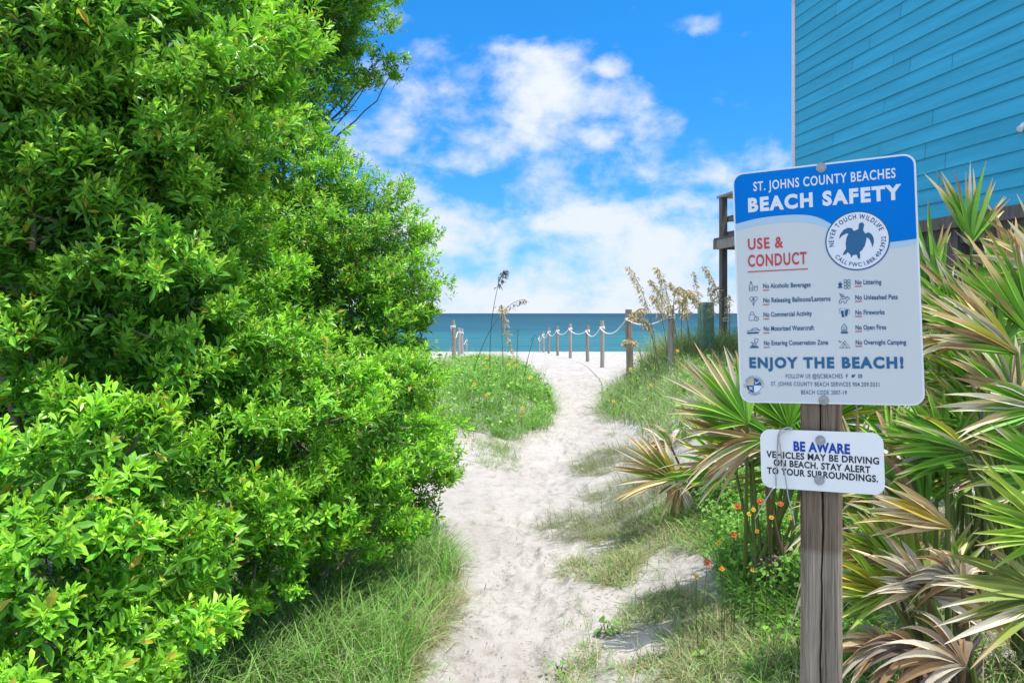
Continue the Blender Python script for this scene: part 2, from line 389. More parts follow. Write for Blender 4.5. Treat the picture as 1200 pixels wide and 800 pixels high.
M['sign_band'] = plain('sign_light_blue_print', (.40, .56, .66), .8, .06, 0, .03, 3)
M['ink_navy'] = plain('navy_print', (.018, .085, .185), .5, .3, 0, .05, 30)
M['ink_turtle'] = plain('steel_blue_print', (.022, .12, .24), .5, .3, 0, .05, 30)
M['ink_white'] = plain('white_print', (.68, .71, .73), .5, .3, 0, .03, 30)
M['ink_red'] = plain('red_print', (.50, .055, .06), .5, .3, 0, .08, 30)
M['ink_sand'] = plain('tan_print', (.5, .45, .3), .5, .3, 0, .05, 30)
M['small_face'] = plain('white_plate_face', (.76, .775, .74), .7, .1, 0, .03, 5)
M['ink_black'] = plain('black_print', (.02, .02, .026), .5, .3, 0, .1, 30)
M['ink_royal'] = plain('royal_blue_print', (.01, .05, .32), .5, .3, 0, .1, 30)

def sidingmat():
    m, nt, b = material('blue_siding', .55, .25); L = nt.links.new
    tc = N(nt, 'ShaderNodeTexCoord'); mp = N(nt, 'ShaderNodeMapping'); mp.inputs['Scale'].default_value = (.35, .35, 5); L(tc.outputs['Object'], mp.inputs['Vector'])
    nz = N(nt, 'ShaderNodeTexNoise'); nz.inputs['Scale'].default_value = 3; nz.inputs['Detail'].default_value = 5; L(mp.outputs[0], nz.inputs['Vector'])
    at = N(nt, 'ShaderNodeAttribute', attribute_name='col')
    mr = N(nt, 'ShaderNodeMapRange'); L(nz.outputs[0], mr.inputs[0]); mr.inputs[1].default_value = .3; mr.inputs[2].default_value = .7; mr.inputs[3].default_value = .9; mr.inputs[4].default_value = 1.1
    mx = N(nt, 'ShaderNodeVectorMath', operation='SCALE'); L(at.outputs['Color'], mx.inputs[0]); L(mr.outputs[0], mx.inputs['Scale'])
    L(mx.outputs[0], b.inputs['Base Color'])
    n2 = N(nt, 'ShaderNodeTexNoise'); n2.inputs['Scale'].default_value = 30; mp3 = N(nt, 'ShaderNodeMapping'); mp3.inputs['Scale'].default_value = (.3, .3, 3); L(tc.outputs['Object'], mp3.inputs['Vector']); L(mp3.outputs[0], n2.inputs['Vector'])
    bp = N(nt, 'ShaderNodeBump'); bp.inputs['Strength'].default_value = .15; bp.inputs['Distance'].default_value = .004; L(n2.outputs[0], bp.inputs['Height']); L(bp.outputs[0], b.inputs['Normal'])
    return m
M['siding'] = sidingmat()


# ------------------------------------------------------------------ ground and sea
def build_ground():
    xs = np.concatenate([-np.geomspace(60, 3.2, 45), np.arange(-3.15, -.8, .05), np.arange(-.8, 1.7, .02), np.arange(1.7, 3.2, .05), np.geomspace(3.25, 60, 45)])
    ys = np.concatenate([np.linspace(-8, 2.6, 24), np.arange(2.65, 8, .022), np.arange(8, 14, .045), np.arange(14, 20, .1), np.geomspace(20.1, 78, 60)])
    X, Y = np.meshgrid(xs, ys); Z = height(X, Y)
    fr = random.Random(9)          # trodden path: overlapping soft footprints
    for k in range(420):
        fy = 2.7 + 13 * fr.random() ** 1.3; c = float(np.interp(fy, YC, XC)); w = float(np.interp(fy, YW, HW)); fx = c + fr.gauss(0, .5) * min(w, .7); a = fr.gauss(0, .35); l, b, dp = fr.uniform(.10, .15), fr.uniform(.042, .06), fr.uniform(.006, .015)
        i0, i1 = np.searchsorted(xs, (fx - .4, fx + .4)); j0, j1 = np.searchsorted(ys, (fy - .4, fy + .4))
        dx = X[j0:j1, i0:i1] - fx; dy = Y[j0:j1, i0:i1] - fy; p = dx * math.cos(a) - dy * math.sin(a); q = dx * math.sin(a) + dy * math.cos(a)
        e = (p / b) ** 2 + (q / l) ** 2; Z[j0:j1, i0:i1] += dp * (-np.exp(-e ** 2) + .55 * np.exp(-(np.sqrt(e) - 1.45) ** 2 / .08))
    V = np.stack([X, Y, Z], -1).reshape(-1, 3)
    nx, ny = len(xs), len(ys)
    i = np.arange(nx * ny).reshape(ny, nx)
    Q = np.stack([i[:-1, :-1], i[:-1, 1:], i[1:, 1:], i[1:, :-1]], -1).reshape(-1, 4)
    g = link('sand_ground', mesh_np('sand_ground', V, [Q], smooth=True), M['sand']); tag(g, kind='structure')
    # inland ground to the horizon behind and beside
    ys2 = np.array([59.0, 62, 70, 90, 130, 200, 350, 700, 1500, 4000, 12000, 30000]); xs2 = np.array([-30000, -8000, -2000, -500, -150, -60, -20, 0, 20, 60, 150, 500, 2000, 8000, 30000.])
    X, Y = np.meshgrid(xs2, ys2); V = np.stack([X, Y, np.full_like(X, -1.45)], -1).reshape(-1, 3)
    nx, ny = len(xs2), len(ys2); i = np.arange(nx * ny).reshape(ny, nx)
    Q = np.stack([i[:-1, :-1], i[:-1, 1:], i[1:, 1:], i[1:, :-1]], -1).reshape(-1, 4)
    s = link('sea', mesh_np('sea', V, [Q]), M['sea']); tag(s, kind='structure')
build_ground()


# ------------------------------------------------------------------ house with blue clapboards, deck
def build_house():
    D = np.array([-.178, 1.0, 0]); D /= np.linalg.norm(D)        # along the wall, seawards
    Nw = np.array([-D[1], D[0], 0])                                # wall faces the path
    c0 = np.array([4.44, 12.0, 0.0])                               # far corner
    zb, zt, L_, step = 2.66, 6.72, 13.0, .184
    h = empty('beach_house', (5.5, 7, 0), 'raised beach house with turquoise blue horizontal clapboard siding', 'house')
    V = []; Q = []; C = []; r = random.Random(3)
    nb = int((zt - zb) / step)
    for k in range(nb):
        z0 = zb + k * step; z1 = z0 + step
        # each course is made of boards butted at irregular joints
        s = 0.0; off = r.uniform(.6, 3.6)
        cuts = [0.0]
        while cuts[-1] < L_: cuts.append(min(L_, cuts[-1] + (off if len(cuts) == 1 else 3.66)))
        for a, b in zip(cuts[:-1], cuts[1:]):
            f = r.uniform(.93, 1.07); base = np.array([.045, .365, .52]) * f
            a2 = a + .003; b2 = b - .003; n = len(V)
            for (s_, o, z) in ((a2, .019, z0), (b2, .019, z0), (b2, .003, z1 + .008), (a2, .003, z1 + .008), (a2, -.004, z0), (b2, -.004, z0)):
                V.append(c0 - D * s_ + Nw * o + np.array([0, 0, z])); C.append(base)
            Q += [(n, n + 1, n + 2, n + 3), (n + 4, n + 5, n + 1, n)]
    wall = link('siding', mesh_np('siding', np.array(V), [np.array(Q)], np.array(C)), M['siding'], h)
    ang = math.atan2(D[1], D[0]); rot = Matrix.Rotation(ang, 3, 'Z')
    def at(s, o, z): return c0 - D * s + Nw * o + np.array([0, 0, z])
    # house body behind the boards, far wall, trim
    b = MB(); b.box(at(L_ / 2, -2.6, (zb + zt) / 2), (L_ - .02, 5.2 - .012, zt - zb), rot); b.build('wall', M['siding_plain'], h)
    t = MB(); t.box(at(-.045, -.03, (zb + zt) / 2 + .0), (.09, .11, zt - zb + .05), rot); t.build('corner_trim', M['white_trim'], h)
    t = MB(); t.box(at(L_ / 2, -.035, zb - .07), (L_, .12, .14), rot); t.box(at(L_ / 2, -2.6, zb - .16), (L_, 5, .3), rot); t.build('floor_beam', M['deck_wood'], h)
    lw = MB(); lw.box(at(L_ / 2, -.55, 1.2), (L_ - .4, .2, 2.72), rot); lw.build('lower_wall', M['concrete'], h)
    for s_ in (.2, 3.2, 6.2, 9.2, 12.2):
        p = MB(); p.box(at(s_, -.16, 1.2), (.2, .2, 2.64), rot, .01); p.build('piling', M['deck_wood'], h)
    # roof with overhanging eaves, ridge along the wall
    rf = MB()
    P = []
    for s_ in (-.5, L_ + .5):
        for o, z in ((.22, zt + .08), (-2.6, zt + .9), (-5.42, zt + .08), (.22, zt - .02), (-2.6, zt + .78), (-5.42, zt - .02)): P.append(at(s_, o, z))
    rf.add(P, [(0, 1, 7, 6), (1, 2, 8, 7), (3, 9, 10, 4), (4, 10, 11, 5), (0, 6, 9, 3), (2, 5, 11, 8), (0, 3, 4, 1), (1, 4, 5, 2), (6, 7, 10, 9), (7, 8, 11, 10)])
    rf.build('roof', M['roof'], h)
    # small white lamp on the wall at the right edge of the photograph
    s_l = None
    for s_ in np.arange(0, 12, .01):
        p = at(s_, .05, 0)
        if 600 + F * p[0] / p[1] >= 1199: s_l = s_; break
    p = at(s_l, .0, 0); zl = EYE + (367 - 148) / F * p[1]
    lm = MB(); lm.box(at(s_l, .035, zl), (.075, .05, .075), rot, .01); lm.tube([at(s_l, .055, zl), at(s_l, .10, zl - .035)], [.022, .032], 12); lm.build('wall_lamp', M['lamp_white'], h)

m_, nt_, b_ = material('blue_wall_board', .6, .2); b_.inputs['Base Color'].default_value = (.028, .33, .52, 1); M['siding_plain'] = m_
nzz = N(nt_, 'ShaderNodeTexNoise'); nzz.inputs['Scale'].default_value = 6; rr = N(nt_, 'ShaderNodeValToRGB'); nt_.links.new(nzz.outputs[0], rr.inputs[0])
rr.color_ramp.elements[0].color = (.024, .29, .46, 1); rr.color_ramp.elements[1].color = (.032, .36, .57, 1); nt_.links.new(rr.outputs[0], b_.inputs['Base Color'])
build_house()

def build_deck():
    Y = 14.0
    def at(x, y, dy=0): return px(x, y, Y) + np.array([0, dy, 0])
    D = np.array([-.178, 1.0, 0]); D /= np.linalg.norm(D); E = np.array([D[1], -D[0], 0]); rot = Matrix.Rotation(math.atan2(E[1], E[0]), 3, 'Z')
    A = np.array([at(847.5, 0)[0], Y, 0]); LY, LX = 1.75, 3.0
    d = empty('viewing_deck', tuple(A + np.array([0, 0, .4])), 'dark raised wooden viewing deck with railings beside the blue house', 'deck')
    zt = at(0, 232)[2]; zf = at(0, 286.5)[2]
    def P(e, n, z): return A + E * e - D * n + np.array([0, 0, z])
    for e, n in ((0, 0), (0, LY), (LX, 0), (LX, LY), (LX / 2, 0)):
        q = P(e, n, 0); z0 = float(height(q[0], q[1])) - .2; p = MB(); p.box(P(e, n, (z0 + zt) / 2), (.115, .115, zt - z0), rot, .008); p.build('post', M['deck_wood'], d)
    f = MB()
    for n in (-.08, LY + .08): f.box(P(LX / 2, n, zf), (LX + .3, .045, .17), rot)
    f.box(P(-.085, LY / 2, zf), (.045, LY + .114, .17), rot); f.build('rim_joist', M['deck_pale'], d)
    fl = MB(); n = 20
    for i in range(n): fl.box(P(-.12 + (i + .5) * (LX + .3) / n, LY / 2, zf + .105), ((LX + .3) / n - .008, LY + .3, .032), rot)
    fl.build('floor_boards', M['deck_wood'], d)
    cap = MB()
    cap.box(P(0, LY / 2, zt + .02), (.16, LY + .2, .04), rot); cap.box(P(LX / 2 + .085, 0, zt + .02), (LX, .16, .039), rot); cap.build('handrail', M['deck_pale'], d)
    for y in (257, 275):
        z = at(0, y)[2]; m = MB(); m.box(P(.0785, LY / 2, z), (.035, LY, .10), rot); m.box(P(LX / 2, .0785, z + .001), (LX - .2, .035, .10), rot); m.build('rail', M['deck_wood'], d)
    # shower arm by the post
    s = empty('outdoor_shower', (at(842, 0)[0] - .06, Y - .4, .9), 'slim dark outdoor shower pipe with curved arm before the deck post', 'shower')
    xa = at(842.5, 0)[0]; z0 = float(height(xa, Y - .4)) - .1
    m = MB(); za = at(0, 341)[2]; m.tube([(xa, Y - .4, z0), (xa, Y - .4, za), (xa - .04, Y - .4, za + .03), (xa - .12, Y - .4, za + .035), (xa - .2, Y - .4, za - .01)], .014, 8); m.build('pipe', M['deck_wood'], s, True)
    m = MB(); m.tube([(xa - .19, Y - .4, za), (xa - .21, Y - .4, za - .045)], [.02, .045], 10); m.build('shower_head', M['deck_wood'], s)
    g = ground(827, 402); zt2 = EYE + (367 - 354) / F * 12.2; gx = (827 - 600) / F * 12.2
    z0 = float(height(gx, 12.2)) - .1
    b = MB(); b.box((gx, 12.2, (z0 + zt2) / 2), (.2, .2, zt2 - z0), Matrix.Rotation(.2, 3, 'Z'), .012)
    o = b.build('utility_box', M['green_box']); tag(o, 'tall dull green utility box standing in the dune grass', 'utility box')
build_deck()


# ------------------------------------------------------------------ rope fence on the beach
RAND = random.Random(11)
def rope_post(x, y_top, y_base, w, label, mat, Y=None):
    if Y is None:
        Y = 1.1 * F / (y_base - y_top)
    X = (x - 600) / F * Y; zt = EYE + (367 - y_top) / F * Y; z0 = float(height(X, Y)) - .35
    n = 10; m = MB(); pts = [(X + RAND.uniform(-.003, .003) + (zt - z0) * .01 * RAND.uniform(-1, 1) * k / 5, Y, z0 + (zt - z0) * k / 5) for k in range(6)]
    rad = [w * .52, w * .5, w * .5, w * .5, w * .48, w * .46]
    m.tube(pts, rad, 12)
    o = m.build('rope_post', mat); tag(o, label, 'post', 'wooden posts of the beach rope fence')
    return np.array([pts[-1][0], Y, zt])

posts = []
spec = [(786.4, 358, 0, .115, 'grey round post with rope knotted round it in front of green utility box', 'rope_post_grey', 11.6),
        (737.6, 362.5, 0, .125, 'brown round post at the sea oats, tallest of those by the sandy path', 'rope_post', 13.2),
        (705.8, 375.5, 430, .10, 'grey post on open sand, next beyond the sea oats post', 'rope_post_grey', None),
        (688.6, 381, 425, .10, 'thin brown post on open sand, second beyond the sea oats post', 'rope_post', None),
        (668.4, 379, 419, .10, 'pale brown post on open sand, third beyond the sea oats post', 'rope_post_grey', None),
        (653.5, 382, 417, .10, 'small brown post on the beach, fourth beyond the sea oats post', 'rope_post', None),
        (643, 384, 414, .10, 'small dark post near the water, fifth beyond the sea oats post', 'rope_post', None),
        (637, 388, 413, .10, 'distant short post near the water, sixth beyond the sea oats post', 'rope_post_grey', None),
        (632, 393, 413, .10, 'farthest and shortest post at the end of the rope fence', 'rope_post_grey', 48)]
for (x, yt, yb, w, lb, mt, Y) in spec:
    posts.append(rope_post(x, yt, yb, w, lb, M[mt], Y))
lposts = [rope_post(531.5, 375, 425, .11, 'brown post beside the big shrub, tallest of the left row', M['rope_post']),
          rope_post(538, 384, 418, .12, 'pale grey post second in the left row by the shrub', M['rope_post_grey']),
          rope_post(541.5, 385, 417, .12, 'pale grey post third in the left row by the shrub', M['rope_post_grey'], 31),
          rope_post(546.5, 396, 413, .11, 'short pale post at the far end of the left row', M['rope_post_grey'], 47)]
def rope(ps, name, label, sag=.16, drop=.17, knot=True):
    m = MB(); pts = []
    for i, (a, b) in enumerate(zip(ps[:-1], ps[1:])):
        n = 12; Ls = np.linalg.norm(b - a)
        for k in range(n + (1 if i == len(ps) - 2 else 0)):
            t = k / n; p = a + (b - a) * t; s = min(sag * 2, sag * (Ls / 3.5) ** .5)
            pts.append(p + np.array([-.05, -.05, -drop - 4 * s * t * (1 - t)]))
    m.tube(pts, .012, 6)
    for a in ps:   # turns of rope round each post
        for dz in (0, -.035):
            ring = [a + np.array([.060 * math.cos(w), .060 * math.sin(w), -drop + dz + .004 * w]) for w in np.linspace(0, 6.2, 13)]
            m.tube(ring, .011, 6)
    o = m.build(name, M['rope'], None, True); tag(o, label, 'rope')
rope(posts, 'rope', 'white rope hanging in swags between the posts right of the path')
rope(lposts, 'rope', 'short white rope looped along the posts beside the big shrub')


# ------------------------------------------------------------------ the big sign, its lettering, the post, the small sign
class Plate:
    """flat sign given by its four corners; places print on the face in photograph pixels"""
    def __init__(s, corners_px, depths):
        P = [px(x, y, d) for (x, y), d in zip(corners_px, depths)]      # TL TR BR BL
        s.C = sum(P) / 4; u = (P[1] - P[0]) + (P[2] - P[3]); v = (P[0] - P[3]) + (P[1] - P[2])
        s.W = np.linalg.norm(u) / 2; s.H = np.linalg.norm(v) / 2
        u = u / np.linalg.norm(u); v = v - u * v.dot(u); v /= np.linalg.norm(v); s.u, s.v = u, v; s.n = np.cross(u, v)
        s.eye = np.array([0, 0, EYE])
    def uv(s, x, y):
        d = np.array([(x - 600) / F, 1, (367 - y) / F]); t = (s.C - s.eye).dot(s.n) / d.dot(s.n); q = s.eye + d * t - s.C
        return np.array([q.dot(s.u), q.dot(s.v)])
    def w(s, a, b, o=0.0): return s.C + s.u * a + s.v * b + s.n * o
    def rounded(s, inset, rad, seg=8):
        w, h = s.W / 2 - inset, s.H / 2 - inset; pts = []
        for cx, cy, a0 in ((w - rad, h - rad, 0), (-w + rad, h - rad, 90), (-w + rad, -h + rad, 180), (w - rad, -h + rad, 270)):
            for k in range(seg + 1):
                a = R(a0 + 90 * k / seg); pts.append((cx + rad * math.cos(a), cy + rad * math.sin(a)))
        return pts
    def slab(s, mb, poly, o0, o1):
        n = len(poly); V = [s.w(a, b, o0) for a, b in poly] + [s.w(a, b, o1) for a, b in poly]
        mb.add(V, [tuple(range(n - 1, -1, -1)), tuple(range(n, 2 * n))] + [(i, (i + 1) % n, n + (i + 1) % n, n + i) for i in range(n)])
    def sheet(s, mb, poly, o): mb.add([s.w(a, b, o) for a, b in poly], [tuple(range(len(poly)))])
    def stroke(s, mb, pts, wd, o, closed=False):
        pts = [np.asarray(p, float) for p in pts]
        if closed: pts = pts + [pts[0]]
        V = []
        for i, p in enumerate(pts):
            if closed: t = pts[(i + 1) % (len(pts) - 1) if i == len(pts) - 1 else i + 1] - pts[i - 1 if i > 0 else -2]
            else: t = pts[min(i + 1, len(pts) - 1)] - pts[max(i - 1, 0)]
            t = t / (np.linalg.norm(t) + 1e-12); q = np.array([-t[1], t[0]]) * wd / 2
            V += [s.w(*(p + q), o), s.w(*(p - q), o)]
        mb.add(V, [(2 * i, 2 * i + 1, 2 * i + 3, 2 * i + 2) for i in range(len(pts) - 1)])

_tmpc = bpy.data.curves.new('text_tmp', 'FONT'); _tmpo = bpy.data.objects.new('text_tmp', _tmpc); COL.objects.link(_tmpo)
_cache = {}
def glyphs(body, bold=0.0, spacing=1.0):
    key = (body, bold, spacing)
    if key in _cache: return _cache[key]
    _tmpc.body = body; _tmpc.offset = bold; _tmpc.space_character = spacing; _tmpc.resolution_u = 4
    _tmpc.update_tag(); bpy.context.view_layer.update()
    dg = bpy.context.evaluated_depsgraph_get(); me = bpy.data.meshes.new_from_object(_tmpo.evaluated_get(dg))
    V = np.array([v.co[:2] for v in me.vertices]); Fc = [tuple(p.vertices) for p in me.polygons]; bpy.data.meshes.remove(me)
    _cache[key] = (V, Fc); return V, Fc
CAP = None
def text_line(pl, body, p0, p1, cap_px, mat, o, bold=.02, spacing=1.05, parent=None, name='lettering'):
    """one line of print: from pixel p0 (baseline left) to p1 (baseline right), capitals cap_px tall"""
    V, Fc = glyphs(body, bold, spacing); H, _ = glyphs('H', bold, 1.0)
    a = pl.uv(*p0); b = pl.uv(*p1); c = pl.uv(p0[0], p0[1] - cap_px); d = pl.uv(p1[0], p1[1] - cap_px)
    caph = (np.linalg.norm(c - a) + np.linalg.norm(d - b)) / 2
    x0, x1 = V[:, 0].min(), V[:, 0].max(); sy = caph / (H[:, 1].max() - max(0, H[:, 1].min())); sx = np.linalg.norm(b - a) / (x1 - x0)
    e = (b - a) / np.linalg.norm(b - a); f = np.array([-e[1], e[0]])
    m = MB(); m.add([pl.w(*(a + e * (v[0] - x0) * sx + f * v[1] * sy), o) for v in V], Fc)
    return m.build(name, mat, parent)
def arc_text(pl, body, c, rad, a0, a1, caph, mat, o, inward, parent, bold=.02):
    """letters set round a circle; inward=True reads along the bottom"""
    m = MB(); H, _ = glyphs('H', bold, 1.0); sy = caph / H[:, 1].max(); adv = []
    for ch in body:
        if ch == ' ': adv.append(.30)
        else:
            V, _ = glyphs(ch, bold, 1.0); adv.append(V[:, 0].max() - V[:, 0].min() + .16)
    tot = sum(adv); s = 0
    sx = abs(R(a1 - a0)) * (rad + (0 if not inward else 0)) / tot
    for ch, ad in zip(body, adv):
        t = (s + ad / 2) / tot; s += ad
        if ch == ' ': continue
        V, Fc = glyphs(ch, bold, 1.0); cx = (V[:, 0].max() + V[:, 0].min()) / 2
        a = R(a0 + (a1 - a0) * t); rd = np.array([math.cos(a), math.sin(a)])
        up = -rd if inward else rd; ri = np.array([up[1], -up[0]])
        base = np.array(c) + rd * rad
        m.add([pl.w(*(base + ri * (v[0] - cx) * sx + up * v[1] * sy), o) for v in V], Fc)
    return m.build('lettering', mat, parent)

def build_sign():
    pl = Plate([(861, 203.5), (1077.5, 178.6), (1079.5, 475.2), (864.5, 471.2)], [2.051, 1.851, 1.851, 2.051])
    root = empty('beach_safety_sign', pl.w(0, -pl.H / 2), 'large blue and pale grey beach safety sign bolted to the wooden post', 'sign')
    A = lambda x, y: pl.uv(850 + x / 5, 170 + y / 5)       # readings from two enlargements of the photograph
    B = lambda x, y: pl.uv(850 + x / 5, 320 + y / 5)
    Ap = lambda x, y: (850 + x / 5, 170 + y / 5); Bp = lambda x, y: (850 + x / 5, 320 + y / 5)
    m = MB(); pl.slab(m, pl.rounded(0, .028), -.0024, 0.0); m.build('plate', M['sign_border'], root)
    bk = MB(); pl.sheet(bk, pl.rounded(.001, .027)[::-1], -.003); bk.build('plate_back', M['sign_back'], root)
    ins = .0045
    field = pl.rounded(ins, .024)
    f = MB(); pl.sheet(f, field, .0004); f.build('pale_field', M['sign_face'], root)
    hw = pl.W / 2 - ins
    def curve(pts_px):
        return [np.array(p) for p in pts_px]
    def spline(P, n=8):
        P = [np.asarray(p) for p in P]; out = []
        for i in range(len(P) - 1):
            p0, p1, p2, p3 = P[max(i - 1, 0)], P[i], P[i + 1], P[min(i + 2, len(P) - 1)]
            for k in range(n):
                t = k / n; out.append(.5 * ((2 * p1) + (-p0 + p2) * t + (2 * p0 - 5 * p1 + 4 * p2 - p3) * t * t + (-p0 + 3 * p1 - 3 * p2 + p3) * t ** 3))
        out.append(P[-1]); return out
    top = [p for p in field if p[1] > pl.H / 2 - .04]
    top = sorted([p for p in top if p[0] > 0], key=lambda p: (p[1], -p[0]) if p[0] > hw - .03 else (9, -p[0])) + sorted([p for p in top if p[0] <= 0], key=lambda p: -p[0] if p[0] > -hw + .025 else 9 - p[1])
    top = [p for p in field[:18]]          # right corner then left corner, counter-clockwise
    def header(ptsA, mat, o, name):
        c = spline([A(*p) for p in ptsA]); c[0][0] = -hw; c[-1][0] = hw
        m = MB(); pl.sheet(m, [tuple(p) for p in top] + [tuple(p) for p in c], o); return m.build(name, mat, root)
    header([(66, 503), (180, 474), (300, 456), (430, 452), (540, 468), (640, 510), (760, 580), (880, 608), (1000, 602), (1122, 582)], M['sign_band'], .0007, 'light_wave')
    header([(66, 461), (180, 432), (300, 415), (430, 408), (530, 420), (620, 462), (760, 545), (880, 572), (1000, 565), (1122, 548)], M['sign_blue'], .0010, 'blue_header')
    T = lambda body, p0, p1, cap, mat, o=.0014, bold=.012, sp=1.06: text_line(pl, body, p0, p1, cap, M[mat], o, bold, sp, root)
    T('ST. JOHNS COUNTY BEACHES', Ap(165, 270), Ap(998, 191), 10.9, 'ink_white', bold=.018, sp=1.12)
    T('BEACH SAFETY', Ap(135, 390), Ap(1033, 313), 16.3, 'ink_white', bold=.05, sp=1.22)
    T('USE &', Ap(134, 612), Ap(340, 598), 12.6, 'ink_red', bold=.022, sp=1.14)
    T('CONDUCT', Ap(134, 712), Ap(478, 694), 13.6, 'ink_red', bold=.022, sp=1.14)
    m = MB(); pl.stroke(m, [A(132, 743), A(484, 725)], .0026, .0014); m.build('red_rule', M['ink_red'], root)
    # round emblem with turtle
    c = (A(591, 562) + A(957, 557) + A(774, 380) + A(774, 741)) / 4; rad = (np.linalg.norm(A(957, 557) - A(591, 562)) + np.linalg.norm(A(774, 380) - A(774, 741))) / 4
    circ = lambda r, n=64: [(c[0] + r * math.cos(2 * math.pi * k / n), c[1] + r * math.sin(2 * math.pi * k / n)) for k in range(n)]
    m = MB(); pl.sheet(m, circ(rad), .0014); emb = m.build('emblem', M['ink_turtle'], root)
    m = MB(); pl.sheet(m, circ(rad * .955), .0018); m.build('emblem_disc', M['ink_white'], emb)
    arc_text(pl, 'NEVER TOUCH WILDLIFE', c, rad * .735, 192, 20, rad * .155, M['ink_navy'], .0022, False, emb, .02)
    arc_text(pl, 'CALL FWC 1.888.404.3922', c, rad * .87, 214, 366, rad * .135, M['ink_navy'], .0022, True, emb, .015)
    Z = lambda x, y: pl.uv(960 + x / 8, 220 + y / 8)
    tm = MB()
    tur = [(372, 340), (392, 326), (412, 328), (422, 348), (416, 380), (412, 398), (432, 430), (462, 418), (492, 436), (510, 470), (514, 510), (500, 560), (488, 520), (470, 480), (446, 466),
           (440, 500), (428, 545), (404, 585), (380, 604), (386, 640), (380, 670), (364, 664), (354, 630), (338, 628), (316, 634), (300, 656), (294, 630), (268, 604), (250, 624), (220, 632), (232, 602), (252, 574),
           (248, 520), (256, 470), (276, 428), (250, 432), (214, 452), (186, 482), (196, 440), (228, 396), (270, 376), (306, 380), (326, 406), (352, 396), (368, 388)]
    pl.sheet(tm, [Z(*p) for p in tur][::-1], .0022); tm.build('turtle_mark', M['ink_turtle'], emb)
    # the rules, each with its red underlined No
    rowsL = [('No Alcoholic Beverages', 88, 500, 80, 5.4), ('No Releasing Balloons/Lanterns', 172, 617, 162, 5.4), ('No Commercial Activity', 256, 508, 248, 5.4), ('No Motorized Watercraft', 338, 520, 332, 5.4), ('No Entering Conservation Zone', 422, 603, 418, 5.4)]
    rowsR = [('No Littering', 67, 914, 64, 5.4), ('No Unleashed Pets', 155, 1010, 152, 5.4), ('No Fireworks', 243, 933, 241, 5.4), ('No Open Fires', 331, 943, 329, 5.4), ('No Overnight Camping', 418, 1060, 417, 5.4)]
    def under(p, q):
        u = MB(); pl.stroke(u, [p, q], .0022, .0014); u.build('underline', M['ink_red'], root)
    for i, (t, y, x1, y1, cp) in enumerate(rowsL):
        xs = 222 + i * 1.2; T(t, Bp(xs, y), Bp(x1, y1), cp, 'ink_navy', bold=.02, sp=1.04); under(B(xs - 2, y + 13), B(xs + 34, y + 11.5))
    for i, (t, y, x1, y1, cp) in enumerate(rowsR):
        xs = 761 + i * .8; T(t, Bp(xs, y), Bp(x1, y1), cp, 'ink_navy', bold=.02, sp=1.04); under(B(xs - 2, y + 11), B(xs + 38, y + 10))
    T('ENJOY THE BEACH!', Bp(142, 552), Bp(1045, 554), 12.4, 'ink_turtle', bold=.05, sp=1.22)
    T('FOLLOW US @SJCBEACHES', Bp(355, 614), Bp(688, 614), 4.7, 'ink_navy', bold=.004, sp=1.15)
    T('ST. JOHNS COUNTY BEACH SERVICES 904.209.0331', Bp(269, 659), Bp(903, 664), 4.8, 'ink_navy', bold=.004, sp=1.15)
    T('BEACH CODE 2007-19', Bp(445, 708), Bp(712, 711), 4.8, 'ink_navy', bold=.004, sp=1.15)
    # small network marks
    k = [MB()]; O = .0014; S_ = lambda pts, w=.0011, cl=False: pl.stroke(k[0], [B(*p) for p in pts], w, O, cl)
    def done(name): k[0].build(name, M['ink_navy'], root); k[0] = MB()
    S_([(711, 613), (711, 594), (718, 591)], .0016); S_([(706, 601), (718, 601)], .0014)
    done('network_mark')
    pl.sheet(k[0], [B(*p) for p in [(738, 609), (748, 611), (756, 606), (760, 597), (763, 593), (756, 592), (751, 597), (740, 592), (742, 601)]], O)
    done('network_mark')
    S_([(781, 594), (799, 594), (801, 602), (799, 611), (781, 611), (779, 602)], .0017, True); S_([(787, 602), (790, 599), (794, 602), (790, 606)], .0013, True)
    done('network_mark')
    # pictograms
    def ring(cx, cy, r, w=.0011, n=14, sx=1.0): S_([(cx + sx * r * math.cos(2 * math.pi * i / n), cy + r * math.sin(2 * math.pi * i / n)) for i in range(n)], w, True)
    def fill(pts): pl.sheet(k[0], [B(*p) for p in pts][::-1], O)
    S_([(141, 104), (141, 74), (147, 66), (147, 53), (155, 53), (155, 66), (162, 74), (162, 104)], .0013, True); fill([(147, 49), (155, 49), (155, 56), (147, 56)]); S_([(145, 84), (157, 84), (157, 96), (145, 96)], .001, True)
    S_([(170, 76), (189, 75), (187, 103), (172, 103)], .0013, True); S_([(171, 84), (188, 83)], .001)
    done('pictogram')
    ring(154, 150, 11); ring(177, 149, 11); S_([(154, 162), (165, 190), (177, 161)]); S_([(165, 140), (170, 152), (165, 168), (160, 152)], .001, True); S_([(165, 168), (165, 192)])
    done('pictogram')
    S_([(139, 276), (140, 245), (174, 243), (176, 256)]); S_([(139, 276), (166, 276)]); S_([(148, 244), (150, 230), (158, 225), (166, 230), (167, 243)]); ring(182, 267, 13, .0013); S_([(182, 259), (182, 275)])
    done('pictogram')
    S_([(128, 338), (206, 332), (196, 350), (132, 354)], .0013, True); S_([(150, 336), (164, 324), (186, 322), (196, 332)], .0016); fill([(126, 347), (195, 344), (190, 353), (130, 356)])
    done('pictogram')
    S_([(176, 382), (194, 386), (186, 408), (170, 402)], .0015, True); S_([(148, 404), (170, 412), (184, 414)], .0018); S_([(160, 414), (166, 430)], .002); fill([(146, 430), (194, 430), (196, 438), (143, 438)]); S_([(152, 424), (188, 425)], .002)
    done('pictogram')
